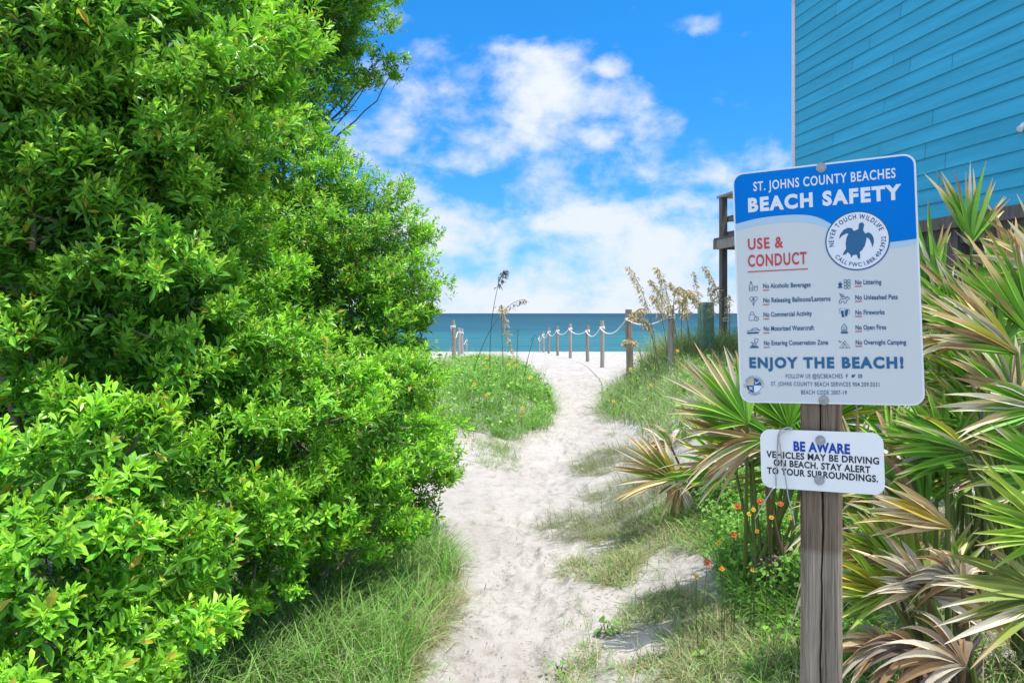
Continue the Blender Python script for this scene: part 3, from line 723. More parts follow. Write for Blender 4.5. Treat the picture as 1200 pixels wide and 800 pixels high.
    fill([(660, 62), (682, 58), (686, 64), (680, 76), (688, 86), (658, 88), (666, 76)]); S_([(672, 50), (673, 62)], .0025)
    for cx in (704, 724):
        for cy in (46, 64, 83): ring(cx, cy, 8.6, .0013, 10)
    done('pictogram')
    S_([(668, 166), (676, 152), (704, 150), (716, 136), (730, 150), (712, 158), (708, 176), (698, 176), (696, 164), (682, 166), (676, 178), (666, 176)], .0014, True); ring(684, 132, 9, .0012, 10); S_([(668, 118), (690, 140)], .0014); S_([(690, 140), (720, 142)], .0012)
    done('pictogram')
    fill([(677, 222), (692, 218), (697, 258), (684, 258)]); fill([(700, 224), (704, 216), (716, 210), (720, 218), (714, 252), (702, 252)])
    for a, b in ((668, 212), (672, 232), (676, 206), (724, 212), (728, 222), (726, 236), (699, 208), (670, 222)): ring(a, b, 1.6, .0012, 6)
    done('pictogram')
    S_([(697, 294), (712, 318), (712, 336), (682, 336), (682, 318)], .0016, True); S_([(697, 314), (705, 332), (690, 332)], .0014, True); fill([(678, 342), (718, 342), (718, 353), (678, 353)])
    done('pictogram')
    S_([(668, 437), (700, 396), (732, 437)], .0016, True); S_([(686, 436), (700, 412), (714, 436)], .0014); S_([(666, 392), (670, 404), (682, 402)], .0016); S_([(690, 404), (700, 418)], .0012)
    done('pictogram')
    # county seal
    c = B(168, 657); r = np.linalg.norm(B(212, 657) - B(126, 657)) / 2
    m = MB(); pl.sheet(m, [(c[0] + r * .985 * math.cos(a), c[1] + r * .985 * math.sin(a)) for a in np.linspace(0, 6.283, 40)[:-1]], .0010); seal = m.build('seal', M['sign_border'], root)
    def wedge(a0, a1, mat):
        m = MB(); pl.sheet(m, [tuple(c)] + [(c[0] + r * math.cos(R(a)), c[1] + r * math.sin(R(a))) for a in np.linspace(a0, a1, 10)], .0014); return m.build('seal_quarter', mat, seal)
    wedge(1, 89, M['ink_turtle']); wedge(91, 179, M['ink_sand']); wedge(181, 269, M['ink_turtle'])
    k = MB(); pl.stroke(k, [(c[0] + r * 1.02 * math.cos(a), c[1] + r * 1.02 * math.sin(a)) for a in np.linspace(0, 6.283, 40)[:-1]], .0007, .0014, True); k.build('seal_ring', M['ink_turtle'], seal)
    k = MB(); O = .0018
    pl.stroke(k, [c + r * np.array(p) for p in [(.15, .55), (.38, .3), (.78, .62)]], .002, O); pl.stroke(k, [c + r * np.array(p) for p in [(.2, .22), (.45, .4)]], .0016, O)
    pl.stroke(k, [c + r * np.array(p) for p in [(-.62, -.2), (-.22, -.6)]], .002, O); pl.stroke(k, [c + r * np.array(p) for p in [(-.22, -.2), (-.62, -.6)]], .002, O); k.build('seal_mark', M['ink_white'], seal)
    arc_text(pl, 'ST. JOHNS COUNTY', c, r * 1.12, 195, -15, r * .26, M['ink_turtle'], .0014, False, seal, .005)
    arc_text(pl, 'FLORIDA', c, r * 1.38, 230, 310, r * .24, M['ink_turtle'], .0014, True, seal, .005)
    for (x, y) in ((962.4, 196.5), (965.4, 468.5)):
        a = pl.uv(x, y); m = MB()
        for r0, o0, o1 in ((.0125, .0005, .0025), (.0085, .0025, .0055)):
            pl.slab(m, [(a[0] + r0 * math.cos(2 * math.pi * i / 20), a[1] + r0 * math.sin(2 * math.pi * i / 20)) for i in range(20)], o0, o1)
        pl.slab(m, [(a[0] + .004 * math.cos(2 * math.pi * i / 6), a[1] + .004 * math.sin(2 * math.pi * i / 6)) for i in range(6)], .0055, .0068)
        m.build('bolt', M['bolt'], root)
    return pl

def build_post(pl):
    # square post right behind the plate, with a long drying crack down its face
    w = .094; u = pl.u.copy(); u[2] = 0; u /= np.linalg.norm(u); n = np.cross(u, [0, 0, 1.0])
    lean = np.array([0, 0, 1.0])
    cface = pl.w(*pl.uv(960.5, 500), -.004); zt = pl.w(0, pl.H / 2)[2] - .012
    c = cface - n * 0; z0 = -.25
    def P(a, d, z): q = c + u * a - n * (-d); return np.array([q[0], q[1], z])
    nz = 70; zs = np.linspace(z0, zt, nz); V = []; prof = None
    r = random.Random(5); off = 0; offs = []
    for i in range(nz): off += r.uniform(-.0016, .0016); off *= .96; offs.append(off)
    h = w / 2; bv = .004
    for i, z in enumerate(zs):
        x = .003 + offs[i]; cw = .0028 * (.55 + .8 * vnoise(z * 9, 3.3)); dp = .016
        a = [(-h + bv, 0), (-h * .5, 0), (x - cw, 0.0), (x, dp), (x + cw, 0.0), (h * .55, 0), (h - bv, 0), (h, bv), (h, w - bv), (h - bv, w), (-h + bv, w), (-h, w - bv), (-h, bv)]
        jit = .0006
        for (aa, dd) in a: V.append(P(aa + r.uniform(-jit, jit), -(dd + r.uniform(-jit, jit)), z))
    k = 13; Fc = []
    for i in range(nz - 1):
        for j in range(k):
            q = (j + 1) % k; Fc.append((i * k + j, i * k + q, (i + 1) * k + q, (i + 1) * k + j))
    Fc += [tuple(range(k - 1, -1, -1)), tuple(range((nz - 1) * k, nz * k))]
    m = MB(); m.add(V, Fc); o = m.build('sign_post', M['sign_post']); tag(o, 'weathered square grey wooden post cracked down its face, carrying both signs', 'post')

def build_small_sign():
    pl = Plate([(891.5, 501.5), (1037.5, 508.5), (1035, 579), (891.5, 571.5)], [2.012, 1.884, 1.884, 2.012])
    root = empty('warning_sign', pl.w(0, -pl.H / 2), 'small white warning sign about vehicles, under the large sign', 'sign')
    m = MB(); pl.slab(m, pl.rounded(0, .026), -.0024, 0); m.build('plate', M['small_face'], root)
    Pp = lambda x, y: (870 + x * .4252, 460 + y * .425)
    T = lambda body, p0, p1, cap, mat, bold=.03: text_line(pl, body, Pp(*p0), Pp(*p1), cap, M[mat], .0007, bold, 1.08, root)
    T('BE AWARE', (141, 159), (297, 168), 11.2, 'ink_royal', .045)
    T('VEHICLES MAY BE DRIVING', (66, 177), (377, 197), 7.6, 'ink_black')
    T('ON BEACH. STAY ALERT', (86, 200), (353, 221), 7.6, 'ink_black')
    T('TO YOUR SURROUNDINGS.', (68, 222), (374, 246), 7.6, 'ink_black')
    for (x, y) in ((215, 131), (212, 240)):
        a = pl.uv(*Pp(x, y)); m = MB()
        for r0, o0, o1 in ((.0125, .0003, .0025), (.0085, .0025, .0055)):
            pl.slab(m, [(a[0] + r0 * math.cos(2 * math.pi * i / 20), a[1] + r0 * math.sin(2 * math.pi * i / 20)) for i in range(20)], o0, o1)
        pl.slab(m, [(a[0] + .004 * math.cos(2 * math.pi * i / 6), a[1] + .004 * math.sin(2 * math.pi * i / 6)) for i in range(6)], .0055, .0068)
        m.build('bolt', M['bolt'], root)
    # bent galvanised wire hooked over the plate
    W = [((40, 340), .03), ((52, 318), .03), ((84, 264), .022), ((94, 255), .012), ((93, 225), .007), ((97, 180), .006), ((98, 140), .007), ((101, 113), .01), ((113, 98), .01), ((132, 96), .004), ((137, 100), .004), ((120, 104), .008), ((103, 118), .013), ((106, 150), .011), ((113, 190), .009), ((121, 240), .010), ((130, 290), .016), ((140, 320), .02), ((147, 358), .024)]
    P = [pl.w(*pl.uv(*Pp(*p)), o) for p, o in W]; out = []
    for i in range(len(P) - 1):
        p0, p1, p2, p3 = P[max(i - 1, 0)], P[i], P[i + 1], P[min(i + 2, len(P) - 1)]
        for k in range(5):
            t = k / 5; out.append(.5 * ((2 * p1) + (-p0 + p2) * t + (2 * p0 - 5 * p1 + 4 * p2 - p3) * t * t + (-p0 + 3 * p1 - 3 * p2 + p3) * t ** 3))
    out.append(P[-1]); m = MB(); m.tube(out, .0017, 8); o = m.build('bent_wire', M['steel'], None, True); tag(o, 'loose bent steel wire hooked over the small white sign', 'wire')
    return pl

big = build_sign(); build_post(big); build_small_sign()
bpy.data.objects.remove(_tmpo); bpy.data.curves.remove(_tmpc)


# ------------------------------------------------------------------ shrubs
def unit(v): return v / (np.linalg.norm(v, axis=-1, keepdims=True) + 1e-9)

def leaf_template(lod):
    """one leaf along +x, length 1; (verts, tris)"""
    w = .15
    if lod == 0:
        V = np.array([[0, 0, 0], [.36, w * .8, .05], [.36, 0, -.01], [.36, -w * .8, .05], [.68, w, .055], [.68, 0, -.015], [.68, -w, .055], [1, 0, -.09]])
        Fc = [[0, 2, 1], [0, 3, 2], [1, 2, 4], [2, 5, 4], [2, 3, 5], [3, 6, 5], [4, 5, 7], [5, 6, 7]]
    else:
        V = np.array([[0, 0, 0], [.55, w, .06], [.55, 0, 0], [.55, -w, .06], [1, 0, -.07]])
        Fc = [[0, 2, 1], [0, 3, 2], [1, 2, 4], [2, 3, 4]]
    return V, np.array(Fc)

def rosettes(P, A, leaf, n, lod, g, shade_col, tip_col, spread=(.25, 1.25)):
    """leafy shoot tips at P (m,3) pointing along A; each has n leaves. Returns verts, tris, colours"""
    m = len(P); T, Fc = leaf_template(lod); k = len(T)
    A = unit(A); ref = unit(g.normal(size=(m, 3))); E1 = unit(np.cross(A, ref)); E2 = np.cross(A, E1)
    idx = np.arange(n); t = (idx + .5) / n                    # 0 inner (young) .. 1 outer (old)
    phi = idx[None, :] * 2.39996 + g.uniform(0, 6.28, (m, 1)) + g.normal(0, .5, (m, n))
    th = spread[0] + (spread[1] - spread[0]) * t[None, :] ** .8 + g.normal(0, .28, (m, n))
    Ln = leaf * (.45 + .65 * t[None, :] ** .7) * g.uniform(.6, 1.25, (m, n)) * g.uniform(.65, 1.2, (m, 1))
    rad = np.cos(phi)[..., None] * E1[:, None] + np.sin(phi)[..., None] * E2[:, None]
    D = unit(np.cos(th)[..., None] * A[:, None] + np.sin(th)[..., None] * rad)
    D[..., 2] -= .12 * t; D = unit(D)
    B = P[:, None] - A[:, None] * (t[None, :, None] * leaf * 1.25) + rad * leaf * .05
    Sd = unit(np.cross(A[:, None] + .001, D)); Sd = unit(Sd + g.normal(0, .25, Sd.shape)); Sd = unit(Sd - D * (Sd * D).sum(-1, keepdims=True)); Nn = np.cross(D, Sd)
    W = g.uniform(.85, 1.25, (m, n))
    V = (B[:, :, None] + Ln[:, :, None, None] * (T[None, None, :, 0:1] * D[:, :, None] + (T[None, None, :, 1:2] * W[:, :, None, None]) * Sd[:, :, None] + T[None, None, :, 2:3] * g.uniform(.3, 2.2, (m, n))[:, :, None, None] * Nn[:, :, None]))
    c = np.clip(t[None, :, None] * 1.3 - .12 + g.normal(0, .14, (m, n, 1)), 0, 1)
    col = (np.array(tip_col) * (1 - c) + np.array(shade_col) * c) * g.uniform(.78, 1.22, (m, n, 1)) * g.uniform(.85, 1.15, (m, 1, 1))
    yel = (g.random((m, n, 1)) < .02); col = np.where(yel, np.array([.32, .27, .04]), col)
    col = np.repeat(col[:, :, None], k, 2)
    Fi = (np.arange(m * n)[:, None, None] * k + Fc[None]).reshape(-1, 3)
    return V.reshape(-1, 3), Fi, col.reshape(-1, 3)

def shrub(name, label, base, lobes, leaf, dens, lod, seed, nleaf=13, shade=(.07, .21, .02), tip=(.27, .50, .04), up=.75, group='leafy shrubs left of the path', trunks=True, fill=1.7):
    """lobes: (centre xyz, radii xyz); base: (x, y) where its stems leave the sand"""
    g = np.random.default_rng(seed); r_ = random.Random(seed)
    bz = float(height(base[0], base[1])); B0 = np.array([base[0], base[1], bz])
    root = empty(name, B0, label, 'shrub', group)
    Vs = []; Fs = []; Cs = []; off = 0
    br = MB(); tw = MB(); eye = np.array([0, 0, EYE])
    for (c, rr) in lobes:
        c = np.array(c, float); rr = np.array(rr if hasattr(rr, '__len__') else (rr, rr, rr), float); rm = rr.mean()
        # sub-clumps over the lobe's skin: sprays of shoots with gaps between them
        ns = max(5, int(rm ** 2 * 150)); d = unit(g.normal(size=(ns, 3))); keep = (d[:, 2] > -.75)
        tocam = unit(eye - c); keep &= ((d * tocam).sum(1) > -.35) | (g.random(ns) < .35); d = d[keep]; ns = len(d)
        lump = .80 + .34 * g.random((ns, 1)); cp = c + d * rr * lump
        nper = np.maximum(3, g.poisson(dens * (13 if rm > .2 else 6), ns)); own = np.repeat(np.arange(ns), nper)
        sr = (.10 + .10 * g.random(ns)) * (rm / .45) ** .5
        q = unit(g.normal(size=(len(own), 3))) * g.random((len(own), 1)) ** .5
        P = cp[own] + q * sr[own][:, None] * np.array([1, 1, .62])
        A = d[own] * .65 + q * .35 + np.array([0, 0, up]) + g.normal(0, .28, (len(own), 3))
        ok = P[:, 2] > height(P[:, 0], P[:, 1], False) + .04
        P = P[ok]; A = A[ok]; own = own[ok]
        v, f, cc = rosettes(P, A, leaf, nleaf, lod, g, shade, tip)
        hue = g.uniform(.85, 1.15, (ns, 1))[own]; hue = np.repeat(hue, nleaf * (8 if lod == 0 else 5), 0)
        Vs.append(v); Fs.append(f + off); Cs.append(cc * hue); off += len(v)
        # older leaves inside the lobe, colour darkened to paint shade into the gaps
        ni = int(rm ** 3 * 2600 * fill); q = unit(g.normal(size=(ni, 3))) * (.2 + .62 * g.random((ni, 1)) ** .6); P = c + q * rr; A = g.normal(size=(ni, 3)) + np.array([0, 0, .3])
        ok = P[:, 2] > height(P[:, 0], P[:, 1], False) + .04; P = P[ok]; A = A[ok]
        v, f, cc = rosettes(P, A, leaf * 1.05, 8, 1, g, np.array(shade) * .6, np.array(shade) * .75, (.5, 1.6))     # old foliage with gap shade painted in
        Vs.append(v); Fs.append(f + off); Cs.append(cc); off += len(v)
        # limb to the lobe and twigs to its sprays
        if trunks:
            if rm < .16 or r_.random() < (.12 if seed == 24 else .4):
                s = B0 + np.array([r_.uniform(-.15, .15), r_.uniform(-.1, .1), -.1]); mid = s * .45 + c * .55 + np.array([r_.uniform(-.12, .12), r_.uniform(-.12, .12), -.08])
                if rm < .16: s = c + np.array([-.5, .05, -.55]); mid = c + np.array([-.2, 0, -.35])
                pts = [(1 - t) ** 2 * s + 2 * t * (1 - t) * mid + t * t * c for t in np.linspace(0, 1, 8)]
                pts = [p + np.array([r_.uniform(-.018, .018), r_.uniform(-.018, .018), 0]) for p in pts]
                br.tube(pts, list(np.linspace(.022, .010, 8) * (1 + .25 * r_.random()) * min(1, rm / .35)), 7)
            for i in range(0, ns, 2):
                e = cp[i]; m_ = (c + e) / 2 + np.array([0, 0, -.05 * rm]); tw.tube([c + (e - c) * .1, m_, e], [.007, .005, .002], 4, False)
    V = np.concatenate(Vs); Fc = np.concatenate(Fs); C = np.concatenate(Cs)
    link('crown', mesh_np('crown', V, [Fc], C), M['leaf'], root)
    if trunks:
        br.build('trunk', M['bark'], root, True); tw.build('twigs', M['bark'], root)
    return root

def lobe(x, y, Y, r, sq=(1, 1, 1)): return (px(x, y, Y), np.array(sq) * r)

def build_shrubs():
    # young foliage close to the camera, low at the left edge
    shrub('coastal_shrub', 'nearest low shrub with the largest leaves, at the bottom left corner', (-1.15, 2.35),
          [lobe(40, 620, 2.35, .30), lobe(130, 560, 2.55, .30), lobe(30, 745, 2.2, .26), lobe(150, 680, 2.45, .28), lobe(-70, 640, 2.3, .35), lobe(235, 600, 2.85, .28), lobe(-30, 800, 2.1, .25), lobe(95, 800, 2.3, .18)],
          .058, 1.3, 0, 21, 12, (.10, .28, .022), (.30, .52, .045))
    shrub('coastal_shrub', 'broad bright green shrub in the middle of the left mass, above the grass', (-1.15, 3.7),
          [lobe(190, 470, 3.2, .40), lobe(290, 420, 3.5, .42), lobe(330, 500, 3.5, .42), lobe(270, 560, 3.2, .34), lobe(380, 570, 3.7, .36), lobe(90, 430, 3.0, .32), lobe(180, 380, 3.5, .36), lobe(260, 330, 3.8, .38), lobe(340, 610, 3.55, .26), lobe(420, 500, 4.0, .42), lobe(190, 580, 3.1, .3), lobe(440, 610, 4.1, .22), lobe(300, 655, 3.3, .22), lobe(215, 680, 2.95, .22), lobe(390, 645, 3.75, .18), lobe(455, 640, 4.4, .16)],
          .050, 1.35, 0, 22, 12, (.095, .27, .022), (.29, .51, .045))
    shrub('coastal_shrub', 'dense rounded shrub leaning over the sandy path beside the left dune', (-1.0, 5.6),
          [lobe(400, 305, 5.2, .6), lobe(345, 260, 5.3, .55), lobe(436, 268, 5.6, .38), lobe(446, 318, 5.6, .32), lobe(415, 400, 5.0, .48), lobe(450, 450, 5.2, .33), lobe(448, 530, 5.1, .41), lobe(486, 572, 5.3, .27), lobe(300, 340, 4.9, .6), lobe(410, 470, 4.7, .5), lobe(462, 610, 5.2, .24), lobe(402, 232, 5.6, .27), lobe(490, 548, 5.3, .25), lobe(474, 500, 5.4, .26), lobe(478, 382, 5.5, .22), lobe(480, 425, 5.4, .21), lobe(470, 345, 5.6, .26)],
          .052, 1.4, 1, 23, 12, (.085, .245, .022), (.27, .46, .045))
    shrub('coastal_shrub', 'tall shrub with long pale leaves filling the upper left corner', (-1.75, 2.9),
          [lobe(60, 60, 2.9, .42), lobe(170, 40, 3.0, .42), lobe(150, 150, 3.0, .36), lobe(40, 160, 2.8, .34), lobe(235, 110, 3.3, .36), lobe(110, -60, 3.0, .5), lobe(-60, 100, 2.8, .5), lobe(250, 10, 3.4, .42), lobe(-30, 330, 2.8, .34), lobe(40, 345, 3.0, .26), lobe(215, 190, 3.5, .30), lobe(110, 240, 3.1, .36), lobe(190, 270, 3.4, .36), lobe(100, 335, 3.2, .36), lobe(30, 250, 3.2, .3), lobe(170, 210, 3.2, .3), lobe(85, 265, 2.85, .26), lobe(165, 300, 2.95, .28), lobe(120, 365, 2.85, .24), lobe(215, 350, 3.15, .28), lobe(30, 395, 2.8, .22), lobe(10, 40, 2.7, .3), lobe(320, 90, 3.9, .34)],
          .057, 1.5, 0, 24, 12, (.095, .27, .026), (.28, .46, .05))
    shrub('coastal_shrub', 'tallest airy shrub behind, its sprig reaching out against the sky', (-1.9, 6.2),
          [lobe(330, 40, 5.6, .62), lobe(300, 130, 5.6, .55), lobe(370, -40, 5.7, .6), lobe(362, 55, 5.8, .40), lobe(325, 118, 5.8, .34), lobe(280, -60, 5.5, .7), lobe(240, 230, 5.6, .6), lobe(385, 15, 5.9, .3), lobe(445, 70, 5.9, .15), lobe(468, 76, 5.9, .10), lobe(415, 92, 5.9, .15), lobe(432, 95, 5.9, .12), lobe(395, 55, 5.9, .2), lobe(150, 260, 4.8, .6)],
          .053, 1.25, 1, 25, 12, (.085, .245, .026), (.25, .43, .045))
    # darker stand at the back that closes the thicket
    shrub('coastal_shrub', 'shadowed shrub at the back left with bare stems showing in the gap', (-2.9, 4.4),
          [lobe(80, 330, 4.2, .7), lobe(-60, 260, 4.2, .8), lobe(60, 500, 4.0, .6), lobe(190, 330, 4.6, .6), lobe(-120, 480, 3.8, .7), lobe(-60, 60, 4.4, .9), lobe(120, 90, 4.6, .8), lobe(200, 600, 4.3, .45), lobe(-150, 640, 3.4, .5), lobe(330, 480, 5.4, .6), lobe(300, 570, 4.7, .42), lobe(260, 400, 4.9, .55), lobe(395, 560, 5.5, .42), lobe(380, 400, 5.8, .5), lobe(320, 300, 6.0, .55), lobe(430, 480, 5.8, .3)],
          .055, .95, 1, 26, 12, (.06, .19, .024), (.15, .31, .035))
    # stems that show in the gaps
    rr = random.Random(4); par = [x for x in bpy.data.objects if x.name.startswith('coastal_shrub') and x.type == 'EMPTY'][-1]
    for (a, c, d0, r0) in (((40, 290), (44, 150), 2.75, .011), ((284, 192), (304, 112), 4.9, .018), ((0, 270), (60, 284), 2.7, .006), ((10, 300), (75, 232), 2.9, .006), ((124, 576), (168, 576), 2.9, .006), ((122, 588), (170, 588), 2.9, .006), ((230, 330), (245, 270), 4.0, .006), ((376, 148), (420, 128), 5.7, .005), ((20, 330), (110, 350), 3.0, .005), ((60, 420), (130, 395), 3.2, .007), ((0, 372), (46, 380), 2.9, .006), ((255, 322), (268, 275), 4.0, .008)):
        p = px(*a, d0); q = px(*c, d0 + .12); n = 6; b = MB()
        b.tube([p + (q - p) * t + np.array([rr.uniform(-.012, .012), 0, rr.uniform(-.012, .012)]) for t in np.linspace(0, 1, n)], list(np.linspace(r0, r0 * .6, n)), 6)
        b.build('bare_branch', M['bark'], par, True)
build_shrubs()


# ------------------------------------------------------------------ grasses
def in_poly(x, y, poly):
    poly = np.array(poly, float); c = np.zeros(len(x), bool); j = len(poly) - 1
    for i in range(len(poly)):
        xi, yi = poly[i]; xj, yj = poly[j]
        c ^= ((yi > y) != (yj > y)) & (x < (xj - xi) * (y - yi) / (yj - yi + 1e-9) + xi); j = i
    return c
def scatter(poly, n, g, margin=None, noise=None, thr=.5, y_weight=True):
    """n points of the ground inside an area outlined where it lies on the ground"""
    B = np.array([ground(*p)[:2] for p in poly]); lo, hi = B.min(0), B.max(0); out = []
    tot = 0
    while tot < n:
        q = g.uniform(lo, hi, (n * 2, 2)); k = in_poly(q[:, 0], q[:, 1], B)
        if noise: k &= (fbm(q[:, 0] * noise + 3, q[:, 1] * noise + 8, 3) + g.normal(0, .05, len(q))) > thr
        q = q[k]; out.append(q); tot += len(q)
        if len(out) > 60: break
    q = np.concatenate(out)[:n]; return np.column_stack([q, height(q[:, 0], q[:, 1])])

def blades(P, h, w, lean, g, cols, curve=.5, wind=(0, 0), seg=4):
    n = len(P); az = g.uniform(0, 6.283, n); L = h * g.uniform(.45, 1.15, n); le = np.abs(g.normal(lean, lean * .5, n))
    H = np.column_stack([np.cos(az), np.sin(az)]) + np.array(wind); H /= np.linalg.norm(H, axis=1, keepdims=True) + 1e-6
    W = w * g.uniform(.6, 1.3, n); side = np.column_stack([-H[:, 1], H[:, 0], np.zeros(n)])
    tw = g.uniform(-.9, .9, n); side = side * np.cos(tw)[:, None] + np.column_stack([H[:, 0], H[:, 1], np.zeros(n)]) * np.sin(tw)[:, None]
    V = np.zeros((n, 2 * seg + 1, 3)); cv = curve * g.uniform(.4, 1.6, n)
    p = P.copy() - np.array([0, 0, .01]); ang = le.copy()
    for k in range(seg + 1):
        t = k / seg
        if k == seg: V[:, 2 * seg] = p
        else:
            ww = (W * (1 - t * .75) * (.75 + .5 * min(1, t * 3)))[:, None]; V[:, 2 * k] = p - side * ww / 2; V[:, 2 * k + 1] = p + side * ww / 2
        st = L / seg
        p = p + np.column_stack([H[:, 0] * np.sin(ang) * st, H[:, 1] * np.sin(ang) * st, np.cos(ang) * st]); ang = ang + cv / seg * 1.6
    gz = height(V[..., 0], V[..., 1], True); V[..., 2] = np.maximum(V[..., 2], gz + .004)
    c = np.array(cols)[g.integers(0, len(cols), n)] * g.uniform(.7, 1.3, (n, 1))
    C = np.repeat(c[:, None], 2 * seg + 1, 1)
    b = np.arange(n)[:, None, None] * (2 * seg + 1)
    q = np.array([[2 * k, 2 * k + 1, 2 * k + 3, 2 * k + 2] for k in range(seg - 1)])
    Q = (b + q[None]).reshape(-1, 4); T = (b[:, 0] + np.array([[2 * seg - 2, 2 * seg - 1, 2 * seg]])).reshape(-1, 3)
    return V.reshape(-1, 3), Q, T, C.reshape(-1, 3)

def tufts(P, per, spread, g):
    k = np.repeat(np.arange(len(P)), per); q = P[k].copy(); q[:, :2] += g.normal(0, spread, (len(k), 2)); q[:, 2] = height(q[:, 0], q[:, 1]); return q

def grass_obj(name, label, sets, cat='grass'):
    Vs, Qs, Ts, Cs = [], [], [], []; off = 0
    for (v, q, t, c) in sets: Vs.append(v); Qs.append(q + off); Ts.append(t + off); Cs.append(c); off += len(v)
    o = link(name, mesh_np(name, np.concatenate(Vs), [np.concatenate(Qs), np.concatenate(Ts)], np.concatenate(Cs)), M['grassy']); tag(o, label, cat, kind='stuff'); return o

def broad_leaves(P, size, g, cols, per=7, hgt=.12):
    """small round-leaved herbs: leaves on short stems"""
    n = len(P) * per; k = np.repeat(np.arange(len(P)), per); az = g.uniform(0, 6.283, n); ra = g.uniform(.02, .09, n) * min(1, hgt / .1)
    c = P[k] + np.column_stack([np.cos(az) * ra, np.sin(az) * ra, g.uniform(.3, 1.1, n) * hgt]); s = size * g.uniform(.6, 1.25, n)
    nrm = unit(np.column_stack([np.cos(az) * .5, np.sin(az) * .5, np.full(n, .8)]) + g.normal(0, .25, (n, 3))); d = unit(np.column_stack([np.cos(az), np.sin(az), g.normal(0, .2, n)])); sd = unit(np.cross(nrm, d)); d = np.cross(sd, nrm)
    T = np.array([(-.5, 0, 0), (-.28, .36, .04), (.1, .44, .05), (.5, 0, -.08), (.1, -.44, .05), (-.28, -.36, .04)])
    V = c[:, None] + s[:, None, None] * (T[None, :, 0:1] * d[:, None] + T[None, :, 1:2] * sd[:, None] + T[None, :, 2:3] * nrm[:, None])
    b = np.arange(n)[:, None] * 6; Q = np.concatenate([b + np.array([[0, 3, 2, 1]]), b + np.array([[0, 5, 4, 3]])])
    col = np.repeat((np.array(cols)[g.integers(0, len(cols), n)] * g.uniform(.75, 1.25, (n, 1)))[:, None], 6, 1)
    return V.reshape(-1, 3), Q, np.zeros((0, 3), int), col.reshape(-1, 3)

GREEN = [(.16, .33, .06), (.19, .37, .08), (.24, .37, .11), (.13, .27, .06)]
GREY = [(.29, .37, .17), (.33, .40, .20), (.24, .34, .14), (.37, .38, .20)]
STRAW = [(.42, .36, .20), (.35, .29, .16), (.5, .44, .28), (.28, .24, .13)]
LUSH = [(.16, .40, .05), (.20, .46, .06), (.13, .32, .04), (.25, .46, .08)]

